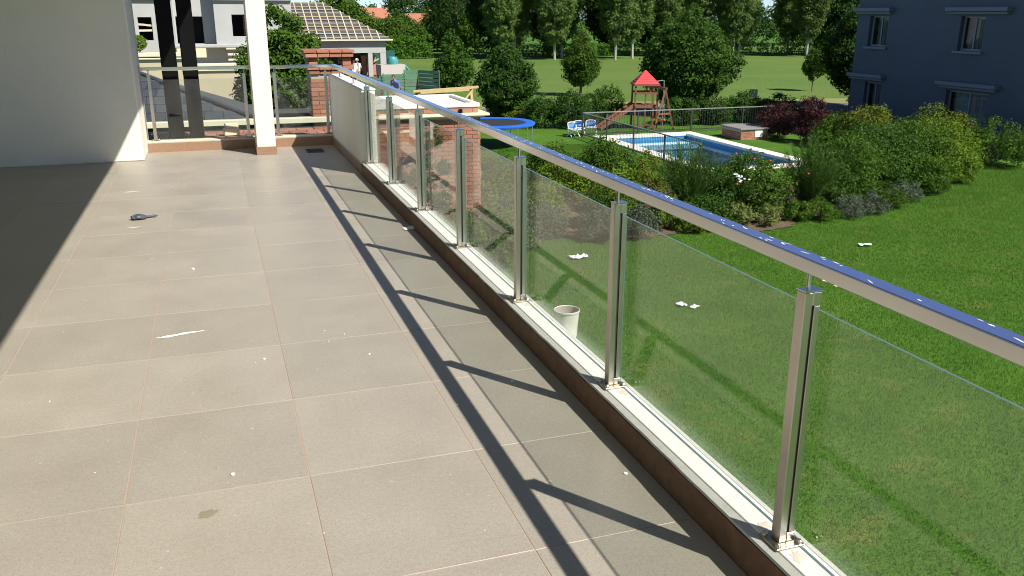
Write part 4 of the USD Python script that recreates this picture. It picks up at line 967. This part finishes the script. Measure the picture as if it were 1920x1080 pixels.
def tree(name, label, loc, h, base, rad, prof, leaf, size, k, per, cr, trunk=.09, bark='bark', r=None, group=None, limbs=14, cat='tree', scale=None, rotz=0, shell=.45, trunk_part='trunk'):
    t = thing(name, label, cat, loc, rotz, group, None, scale)
    cl = crown_clumps(base, h, rad, k, r, prof, cr)
    obj('crown', leaf_cloud(cl, per, size, r, shell=shell), leaf, t)
    m = M(); zz = np.linspace(0, h * .86, 9); wob = np.c_[r.normal(0, .02, 9), r.normal(0, .02, 9)] * h * .3; wob[0] = 0
    path = np.c_[wob.cumsum(0) * .5, zz]; m.tube(path, trunk * np.linspace(1.15, .18, 9), 7)
    for i in r.choice(len(cl), min(limbs, len(cl)), False):
        z0 = np.clip(cl[i, 2] * r.uniform(.45, .8), base * .6, h * .8); p0 = np.array([np.interp(z0, zz, path[:, 0]), np.interp(z0, zz, path[:, 1]), z0]); p1 = cl[i, :3]
        mid = (p0 + p1) / 2 + [0, 0, -.04 * h * r.random()]; m.tube([p0, mid, p1], np.array([.42, .26, .08]) * trunk, 5)
    obj(trunk_part, m, bark, t)
    return t

R_ = lambda s: np.random.default_rng(s)
tree('garden_tree', 'small conical dark green tree behind the brick annex, next to the green fence', (14.6, 55.3, GROUND), 3.85, .25, 1.42, CONE, 'leaf_oak', .17, 150, 75, .42, .07, r=R_(31))
tree('garden_tree', 'rounded dark green tree on the lawn directly behind the trampoline', (12.75, 38.8, GROUND), 3.45, .15, 1.5, ROUND, 'leaf_dark', .135, 230, 80, .40, .08, r=R_(32))
tree('garden_tree', 'young green tree with yellowish top standing alone in the field', (20.6, 48.4, GROUND), 4.15, .75, 1.2, CONE, 'leaf_mid', .15, 130, 80, .38, .075, r=R_(33))
tree('garden_tree', 'largest dark green maple like tree behind the play tower', (21.6, 37.7, GROUND), 4.95, .30, 2.35, OVAL, 'leaf_oak', .165, 420, 85, .50, .12, r=R_(34))
tree('garden_tree', 'smallest young tree with thin trunk by the road, near the right hand house', (35.9, 47.0, GROUND), 2.75, .75, .82, OVAL, 'leaf_mid', .12, 80, 70, .28, .035, r=R_(35))
tree('garden_tree', 'dark shaded tree touching the far corner of the grey blue house', (31.6, 38.0, GROUND), 5.3, .4, 1.85, OVAL, 'leaf_dark', .16, 260, 85, .48, .10, r=R_(36))
tree('garden_tree', 'leafy bright green tree behind the white column and brick chimney', (1.62, 22.0, GROUND), 4.98, 1.1, 1.30, OVAL, 'leaf_mid', .11, 330, 95, .32, .07, r=R_(37))

# tall trees along the far edge of the field: one of each kind, then copies
far_group = 'tall trees along the far edge of the field'
pop = tree('poplar_tree', 'pale silvery poplar with visible trunk behind the lone field tree', (34.6, 88.5, GROUND), 12.5, 1.5, 2.3, TALL, 'leaf_silver', .26, 330, 62, .62, .13, 'pale_bark', r=R_(41), group=far_group, shell=.6)
pop2 = tree('poplar_tree', 'silvery poplar with forked pale trunk above the red tower roof', (40.8, 86.7, GROUND), 13.5, 1.7, 2.7, OVAL, 'leaf_silver', .27, 360, 55, .66, .14, 'pale_bark', r=R_(42), group=far_group, shell=.6)
drk = tree('dark_tree', 'dense dark broadleaf tree directly right of the weeping tree', (31.2, 97.5, GROUND), 12.0, .6, 3.4, OVAL, 'leaf_far_dark', .34, 330, 62, .95, .2, r=R_(43), group=far_group)
con = tree('conifer_tree', 'dark spreading conifer left of the grey blue house', (71.0, 88.0, GROUND), 11.5, .9, 4.6, CONE, 'leaf_far_dark', .34, 380, 70, .9, .22, r=R_(44), group=far_group)
# weeping tree: hanging curtains of leaves
wt = thing('weeping_tree', 'dark weeping willow hanging to the grass at the far left of the field', 'tree', (26.6, 99.0, GROUND), group=far_group)
r_ = R_(45); C = []
for k in range(420):
    a = r_.uniform(0, 2 * np.pi); q = 2.9 * math.sqrt(r_.random()); top = 9.5 - .55 * q ** 1.5 + r_.normal(0, .4); L = r_.uniform(1.5, 4.5) * (.4 + q / 2.9)
    z = np.arange(top, max(.3, top - L), -.17); C.append(np.c_[np.full(len(z), q * math.cos(a)), np.full(len(z), q * math.sin(a)), z] + r_.normal(0, .07, (len(z), 3)))
C = np.vstack(C); obj('crown', leaf_mesh(C, unit(r_, len(C)) + [0, 0, .2], .30 * r_.uniform(.6, 1.3, len(C)), r_, aspect=.4), 'leaf_far_dark', wt)
b = M(); b.tube([(0, 0, 0), (.1, 0, 3), (0, .1, 7.5)], [.25, .2, .08], 8); obj('trunk', b, 'bark', wt)
copies = [
    (pop, 'slender silvery poplar right of the weeping tree, first of the pale ones', (29.3, 90.5), 40, .92), (pop2, 'silvery poplar left of the rounded tree behind the trampoline', (31.4, 92.3), 130, .95),
    (pop, 'poplar crowding the left side of the lone field tree', (37.2, 93.0), 200, 1.0), (pop2, 'second forked poplar, right beside the one above the red roof', (43.6, 88.3), 250, 1.0),
    (pop, 'tall poplar rising behind the largest maple like tree, left side', (49.0, 92.0), 310, 1.1), (pop2, 'tall poplar rising behind the largest maple like tree, right side', (54.0, 93.0), 80, 1.08),
    (pop, 'pale poplar with thin trunk just right of the largest maple like tree', (57.6, 90.6), 170, 1.0), (pop2, 'pale poplar leaning over its thin trunked neighbour right of the maple like tree', (59.4, 92.0), 15, .92),
    (pop2, 'lone silvery poplar on the right part of the field edge', (65.2, 87.0), 290, 1.0), (pop, 'silvery poplar beside the dark spreading conifer', (67.6, 94.0), 100, .95),
    (drk, 'dense dark tree behind the gap between the two palest poplars', (38.5, 100.0), 60, 1.0), (drk, 'dense dark tree behind the red tower roof', (46.5, 101.0), 140, 1.1),
    (drk, 'dense dark tree hidden behind the largest maple like tree', (53.0, 102.0), 220, 1.1), (drk, 'dark tree at the right of the sky gap', (66.0, 103.0), 300, .9),
    (drk, 'dark tree closing the view beside the grey blue house', (79.0, 92.0), 20, 1.0), (con, 'second dark conifer, half hidden by the grey blue house', (78.0, 84.0), 120, .9)]
for src, lab, (x, y), rot, s in copies: dup(src, (x, y, GROUND), rot, lab, far_group, s)
# trees behind the unfinished wing, left
rnd = tree('round_tree', 'round mid green tree in front of the red roofed far houses', (22.6, 108.0, GROUND), 4.4, .3, 2.7, ROUND, 'leaf_mid', .28, 190, 70, .75, .16, r=R_(46), group='trees behind the unfinished wing')
for lab, (x, y), rot, s in (('dark tree rising above the ridge of the battened roof', (15.9, 106), 70, 1.35), ('green tree over the sloping right end of the battened roof', (19.6, 100), 200, 1.0), ('tree left of the round tree, below the pale pink far house', (20.8, 118), 300, .72), ('tall tree at the left end of the battened ridge', (14.8, 110), 20, 1.6), ('tree filling the gap behind the weeping tree', (29.6, 112), 130, 1.5), ('low round tree left of the white far house', (24.9, 120), 210, .95)):
    dup(rnd, (x, y, GROUND), rot, lab, 'trees behind the unfinished wing', s)
# the wood behind
r_ = R_(47); C = []
for k in range(800):
    x = r_.uniform(10, 135); y = 128 + r_.uniform(-7, 10) - .12 * (x - 10); gap = .45 if 74 < x < 82 else 1.0
    brg = math.atan2(x, y); low = brg < .262
    hmax = (6.5 + 3.5 * meshkit.noise(np.array([x * .12, 0, 3.]))) * gap * (1 if x > 40 else .72)
    if low: hmax = {True: 2.2, False: 5.6}[.204 < brg < .236 or .155 < brg < .188] * r_.uniform(.8, 1.1)
    C.append((x, y, GROUND + r_.uniform(.05, 1) ** .9 * hmax, r_.uniform(.9, 1.5 if low else 1.7)))
for k in range(300):
    brg = r_.uniform(.14, .27); y = r_.uniform(172, 186); hm = 6.4 if .155 < brg < .19 else 9.0
    C.append((y * math.tan(brg), y, GROUND + r_.uniform(.2, 1) * hm * r_.uniform(.85, 1.05), r_.uniform(1.1, 1.9)))
tag(obj('distant_woodland', leaf_cloud(C, 52, .5, r_), 'leaf_far_dark'), 'dark mass of distant woodland behind the tall trees', 'woodland', kind='stuff')

def hedge(label, p, q, h, w, leaf, size, n, seed):
    r = R_(seed); t = thing('hedge', label, 'hedge'); p, q = np.array(p), np.array(q); u = r.random(n); L = np.linalg.norm(q - p); nn = np.array([-(q - p)[1], (q - p)[0]]) / L
    k = max(8, int(L * 2.2)); uu = np.linspace(0, 1, k); C = []
    for f in uu:
        for z in np.arange(.25, h, .45):
            c = p + (q - p) * f + nn * r.uniform(-w / 2, w / 2); C.append((*c, GROUND + z * (1 + .06 * r.normal()), .36 * r.uniform(.8, 1.3)))
    obj('foliage', leaf_cloud(C, n, size, r, shell=.5), leaf, t)
    b = M()
    for f in uu[::3]: c = p + (q - p) * f; b.tube([(*c, GROUND), (*c, GROUND + h * .6)], [.03, .012], 5)
    obj('stem', b, 'bark', t, kind='stuff'); return t
hedge('tall bright green clipped hedge between the unfinished wing and the weeping tree', (13.9, 95.2), (22.5, 94.2), 2.45, .8, 'leaf_hedge', .26, 28, 51)
hedge('long low bright green hedge under the tall trees across the field', (27, 97.5), (88, 88.5), 1.35, .8, 'leaf_hedge', .27, 22, 52)

def shrub(label, x, y, rad, h, leaf, size, k, per, seed, z=GROUND, stems=7, name='shrub', cat='shrub', group=None, flat=1.0, prof=None):
    r = R_(seed); t = thing(name, label, cat, (x, y, z), group=group)
    cl = crown_clumps(h * .14, h * .97, rad, k, r, prof or [(0, .7), (.25, 1), (.55, .95), (.8, .7), (1, .25)], rad * .30)
    cl[:, 2] += h * .10 * (r.random(len(cl)) - .5); cl[:, 2] = np.maximum(cl[:, 2], cl[:, 3] * .5)
    obj('foliage', leaf_cloud(cl, per, size, r, shell=.55), leaf, t)
    m = M()
    for i in r.choice(len(cl), min(stems, len(cl)), False):
        p1 = cl[i, :3]; p0 = np.array([*(r.normal(0, rad * .1, 2)), 0]); m.tube([p0, (p0 + p1) / 2 + [*(r.normal(0, .06, 2)), .08], p1], [.018, .012, .005], 5)
    obj('stem', m, 'bark', t); return t

def feather(label, x, y, rad, h, seed, n=210, leaf='leaf_feather'):
    """shrub of fine upright needle sprays"""
    r = R_(seed); t = thing('feathery_shrub', label, 'shrub', (x, y, GROUND)); c, nn, dd, sz = [], [], [], []; m = M()
    for k in range(n):
        a = r.uniform(0, 2 * np.pi); lean = r.random() ** .6; L = h * r.uniform(.6, 1.04) * (1.02 - .22 * lean); out = rad * lean * r.uniform(.75, 1.1)
        s = np.linspace(.18, 1, 26); px = np.c_[out * s ** 1.25 * math.cos(a), out * s ** 1.25 * math.sin(a), L * s * (1 - .10 * lean * s)] + r.normal(0, .012, (26, 3))
        tg = np.gradient(px, axis=0); tg /= np.linalg.norm(tg, axis=1, keepdims=True)
        for q in range(3):
            dv = tg + unit(r, 26) * .75; c.append(px + r.normal(0, .02, (26, 3))); dd.append(dv); nn.append(unit(r, 26) + [0, 0, .4]); sz.append(r.uniform(.07, .13, 26))
        if k % 14 == 0: m.tube(px[::5], np.linspace(.010, .003, len(px[::5])), 4)
    c, nn, dd, sz = map(np.concatenate, (c, nn, dd, sz)); dd /= np.linalg.norm(dd, axis=1, keepdims=True); x_ = np.cross(dd, nn); x_ /= np.linalg.norm(x_, axis=1, keepdims=True)
    w = .0065; v = np.stack([c - x_ * w, c + x_ * w, c + dd * sz[:, None]], 1).reshape(-1, 3); f = np.arange(len(v)).reshape(-1, 3)
    obj('foliage', (v, f), leaf, t); obj('stem', m, 'bark', t); return t

S_ = shrub
S_('mid green leafy shrub at the pool corner, behind the handrail', 9.9, 21.3, 1.0, 1.45, 'leaf_mid', .085, 90, 60, 61)
S_('mid green leafy shrub left of the pool corner shrub', 8.9, 23.0, .95, 1.25, 'leaf_mid', .085, 80, 60, 62)
S_('lime yellow shrub just above the handrail, furthest from the pool', 8.3, 20.6, .85, 1.15, 'leaf_lime', .08, 80, 62, 63)
S_('lime yellow shrub above the handrail, left of the feathery shrub', 9.15, 18.9, .80, 1.15, 'leaf_lime', .08, 80, 62, 64)
S_('bright yellow green shrub tucked between the pool corner shrub and the feathery one', 10.3, 19.6, .55, 1.35, 'leaf_yellow', .07, 45, 55, 65)
feather('dark feathery shrub with fine upright sprays in front of the pool water', 10.35, 17.75, .95, 1.95, 66)
S_('leafy shrub with bare stems between the two feathery shrubs', 12.0, 17.7, 1.05, 1.55, 'leaf_mid', .075, 140, 62, 67, stems=18)
feather('tall feathery shrub right of the stemmy shrub', 13.45, 17.35, .85, 2.05, 68)
S_('small cream variegated shrub at the lawn edge', 11.05, 16.55, .42, .62, 'leaf_variegated', .055, 40, 55, 69)
S_('tiny cream variegated shrub next to the bare soil patch', 11.75, 16.5, .34, .60, 'leaf_variegated', .05, 30, 55, 70)
S_('big dense green shrub behind the low border plants at the right', 15.2, 18.2, 1.15, 1.75, 'leaf_mid', .075, 130, 60, 71)
S_('dense reddish green shrub further right along the border', 17.2, 19.2, 1.25, 1.85, 'leaf_oak', .08, 130, 60, 72)
S_('dense green shrub right of the reddish green one, below the house windows', 19.2, 20.3, 1.25, 1.75, 'leaf_mid', .085, 120, 60, 73)
S_('green shrub at the right end of the border, before the house facade', 21.2, 21.6, 1.3, 1.6, 'leaf_lime', .085, 120, 60, 74)
for i, (x, y, l) in enumerate(((13.35, 16.65, 'low rounded border plant below the tall feathery shrub'), (14.15, 16.7, 'low rounded border plant, second from the feathery shrub'), (14.95, 16.85, 'low grey green border plant in front of the big dense shrub'), (15.85, 17.15, 'low border plant in front of the reddish green shrub'), (16.9, 17.9, 'low border plant further right on the lawn edge'), (18.3, 18.4, 'last low border plant on the lawn edge at the right'))):
    S_(l, x, y, .48, .52, 'leaf_grey' if i in (1, 2, 4) else 'leaf_mid', .05, 45, 50, 80 + i, name='border_plant')
for i, (x, y, l) in enumerate(((7.55, 16.55, 'grey green lavender bush seen through the glass, nearest the white paper'), (8.45, 16.45, 'grey green lavender bush seen through the glass, right of its twin'), (6.6, 17.2, 'grey green lavender bush seen through the glass, furthest left'))):
    S_(l, x, y, .55, .72, 'leaf_grey', .05, 55, 60, 90 + i, name='lavender_bush')
S_('loose lime shrub at the lawn edge under the handrail', 9.5, 17.0, .55, .75, 'leaf_lime', .065, 45, 55, 93)
S_('light green shrub seen through the glass near the annex', 5.9, 19.4, .85, 1.05, 'leaf_lime', .075, 80, 55, 94)
S_('light green shrub seen through the glass below the trampoline', 7.0, 21.8, .95, 1.15, 'leaf_mid', .08, 85, 55, 95)
S_('low lime plant seen through the glass beside the lavender', 5.0, 17.6, .55, .6, 'leaf_lime', .06, 45, 50, 96)
S_('thin tall shrub against the brick annex wall', 3.75, 15.85, .40, 2.75, 'leaf_dark', .075, 70, 45, 97, prof=[(0, .5), (.3, .9), (.7, 1), (1, .4)])
S_('dark rounded shrub behind the lawn, left of the garden chairs', 13.15, 35.0, .95, 1.35, 'leaf_dark', .095, 85, 55, 101)
S_('dark rounded shrub behind the garden chairs', 14.35, 34.6, 1.0, 1.55, 'leaf_dark', .095, 95, 55, 102)
S_('dark rounded shrub behind the foot of the climbing ramp', 15.35, 35.0, .9, 1.4, 'leaf_dark', .095, 85, 55, 103)
S_('taller brownish green shrub left of the play tower', 16.35, 35.3, .85, 1.85, 'leaf_oak', .09, 80, 50, 104)
S_('small yellow green shrub beside the trampoline', 12.35, 36.2, .55, .75, 'leaf_yellow', .08, 45, 50, 105)
S_('small yellow green shrub nearest the dark shrubs behind the lawn', 13.0, 36.9, .5, .8, 'leaf_yellow', .08, 40, 50, 106)
for i, (x, y, h, l) in enumerate(((19.4, 34.2, 1.2, 'dark shrub under the largest tree, right of the swings'), (20.9, 34.0, 1.25, 'dark shrub behind the pool fence, left of the notice board'), (22.6, 34.3, 1.35, 'dark shrub below the notice board'), (24.3, 34.0, 1.2, 'green shrub right of the notice board, in front of the road'))):
    S_(l, x, y, 1.0, h, 'leaf_dark', .10, 85, 55, 110 + i)
S_('dark red leaved shrub behind the pump box', 20.9, 29.2, .9, 1.45, 'leaf_purple', .085, 85, 60, 115)
S_('tallest dark red leaved shrub right of the pump box', 21.2, 27.6, .85, 1.75, 'leaf_purple', .085, 85, 60, 116)
S_('yellow green shrub in front of the shaded house corner', 22.0, 25.4, 1.2, 1.6, 'leaf_yellow', .085, 100, 55, 117)
S_('bright yellow green shrub against the house facade at the right', 23.4, 23.6, 1.2, 1.75, 'leaf_yellow', .085, 100, 55, 118)
S_('green shrub between the dark red and yellow green shrubs', 21.3, 26.2, .9, 1.2, 'leaf_mid', .085, 75, 55, 119)
S_('green shrub below the yellow green ones at the right', 20.4, 23.6, 1.1, 1.25, 'leaf_oak', .085, 95, 55, 120)
S_('dense green shrub at the right edge under the house windows', 23.6, 21.3, 1.2, 1.5, 'leaf_mid', .085, 95, 55, 121)
S_('green leafy shrub on top of the taller beige wall', -3.35, 45.2, .62, .98, 'leaf_lime', .12, 50, 45, 122, z=-.10)
S_('dry brownish shrub beside the dark green fence panel', 10.55, 43.6, .8, 1.0, 'leaf_dry', .09, 60, 45, 123)
S_('dry reddish shrub behind the white annex roof', 9.5, 40.5, .75, .85, 'leaf_dry', .09, 55, 45, 124)
S_('mid green filler shrub between the lavender bushes and the feathery shrub', 8.3, 17.6, .75, 1.0, 'leaf_mid', .075, 70, 58, 131)
S_('lime filler shrub behind the furthest left lavender bush', 7.0, 18.6, .75, .95, 'leaf_lime', .075, 65, 58, 132)
S_('dark filler shrub under the feathery shrub, just above the handrail', 10.3, 16.95, .65, .75, 'leaf_dark', .07, 65, 58, 133)
S_('dark filler shrub behind the cream variegated pair', 11.2, 17.5, .75, 1.25, 'leaf_dark', .07, 75, 58, 134)
S_('mid green filler shrub in front of the pool coping, behind the stemmy shrub', 12.2, 19.6, .90, .85, 'leaf_mid', .08, 90, 58, 135)
S_('dark filler shrub right of the tall feathery shrub', 14.2, 17.6, .75, 1.25, 'leaf_dark', .07, 80, 58, 136)
S_('light green shrub at the right corner of the brick annex', 4.75, 15.35, .80, 1.35, 'leaf_lime', .075, 85, 58, 137)
S_('green shrub in front of the brick annex wall, seen through the glass', 3.75, 15.0, .75, 1.2, 'leaf_mid', .075, 80, 58, 138)
S_('grey green shrub just right of the annex corner shrub', 5.55, 16.4, .7, 1.15, 'leaf_grey', .065, 75, 58, 139)
S_('low green shrub furthest left in front of the brick annex', 2.95, 14.7, .65, 1.0, 'leaf_mid', .075, 65, 58, 160)
S_('low green plant spilling over the lawn edge under the cream variegated pair', 10.6, 16.55, .45, .5, 'leaf_mid', .06, 45, 52, 161)
S_('low lime plant at the lawn edge left of the variegated pair', 9.9, 16.6, .48, .55, 'leaf_lime', .06, 45, 52, 162)
S_('low green plant filling the gap before the tall feathery shrub', 12.75, 16.85, .42, .5, 'leaf_mid', .06, 42, 52, 163)
S_('mid green shrub at the lawn edge below the reddish green shrub', 17.9, 18.5, .85, 1.1, 'leaf_mid', .075, 75, 58, 164)
S_('lime shrub at the lawn edge near the right end of the border', 20.0, 19.6, .9, 1.15, 'leaf_lime', .08, 80, 58, 165)
# one shrub with red blossoms and a white bloom
b = M(); r_ = R_(130)
for k in range(9): rock(b, (12.0 + r_.normal(0, .55), 17.0 + r_.normal(0, .3), GROUND + r_.uniform(.7, 1.7)), (.028, .028, .022), r_, 0, .5)
tag(obj('red_blossoms', b, 'red_roof'), 'scattered red blossoms on the stemmy shrub', 'blossom', kind='stuff')
b = M()
for k in range(14): rock(b, (11.3 + r_.normal(0, .12), 17.05 + r_.normal(0, .1), GROUND + 1.05 + r_.normal(0, .08)), (.035, .035, .02), r_, 0, .5)
tag(obj('white_blossoms', b, 'flower_white'), 'cluster of white blossoms left of the stemmy shrub', 'blossom', kind='stuff')

# lawn grass near the terrace: patches of short blades
pi = UsdGeom.PointInstancer.Define(stage, '/World/lawn_grass'); tag(pi, 'short mown grass blades of the lawn below the terrace', 'grass', kind='stuff')
PS = 1.2; protos = []
for k in range(3):
    r_ = R_(140 + k); n = 2600; c = np.c_[r_.uniform(-PS / 2, PS / 2, (n, 2)), np.zeros(n)]; a = r_.uniform(0, 2 * np.pi, n); hgt = r_.uniform(.018, .042, n)
    dx = np.c_[np.cos(a), np.sin(a), 0 * a] * .0045; lean = np.c_[r_.normal(0, .012, n), r_.normal(0, .012, n), hgt]
    v = np.stack([c - dx, c + dx, c + lean], 1).reshape(-1, 3)
    m = usdkit.mesh(stage, f'/World/lawn_grass/blades_{k + 1:03d}', (v, np.arange(3 * n).reshape(-1, 3)), MAT['grass_blade']); protos.append(m.GetPath())
pi.CreatePrototypesRel().SetTargets(protos)
r_ = R_(150); pos, ori, ids = [], [], []
for x in np.arange(2.0, 24, PS):
    for y in np.arange(3.0, 30, PS):
        if x > 13.2 and y > 22: continue
        if x > .9 * y + 6: continue
        pos.append((x, y, GROUND)); q = r_.integers(4) * math.pi / 2; ori.append(Gf.Quath(math.cos(q / 2), 0, 0, math.sin(q / 2))); ids.append(int(r_.integers(3)))
pi.CreatePositionsAttr(Vt.Vec3fArray([Gf.Vec3f(*map(float, p)) for p in pos])); pi.CreateOrientationsAttr(Vt.QuathArray(ori)); pi.CreateProtoIndicesAttr(Vt.IntArray(ids))
b = M()
for k in range(260):
    x, y = r_.uniform(3, 14), r_.uniform(6, 16)
    v, f = leaf_mesh(np.array([[x, y, GROUND + .035]]), np.array([[r_.normal(0, .4), r_.normal(0, .4), 1]]), np.array([r_.uniform(.03, .06)]), r_); b.add(v, f)
tag(obj('fallen_leaves', b, 'leaf_dry'), 'small fallen dry leaves scattered on the lawn', 'leaves', kind='stuff')
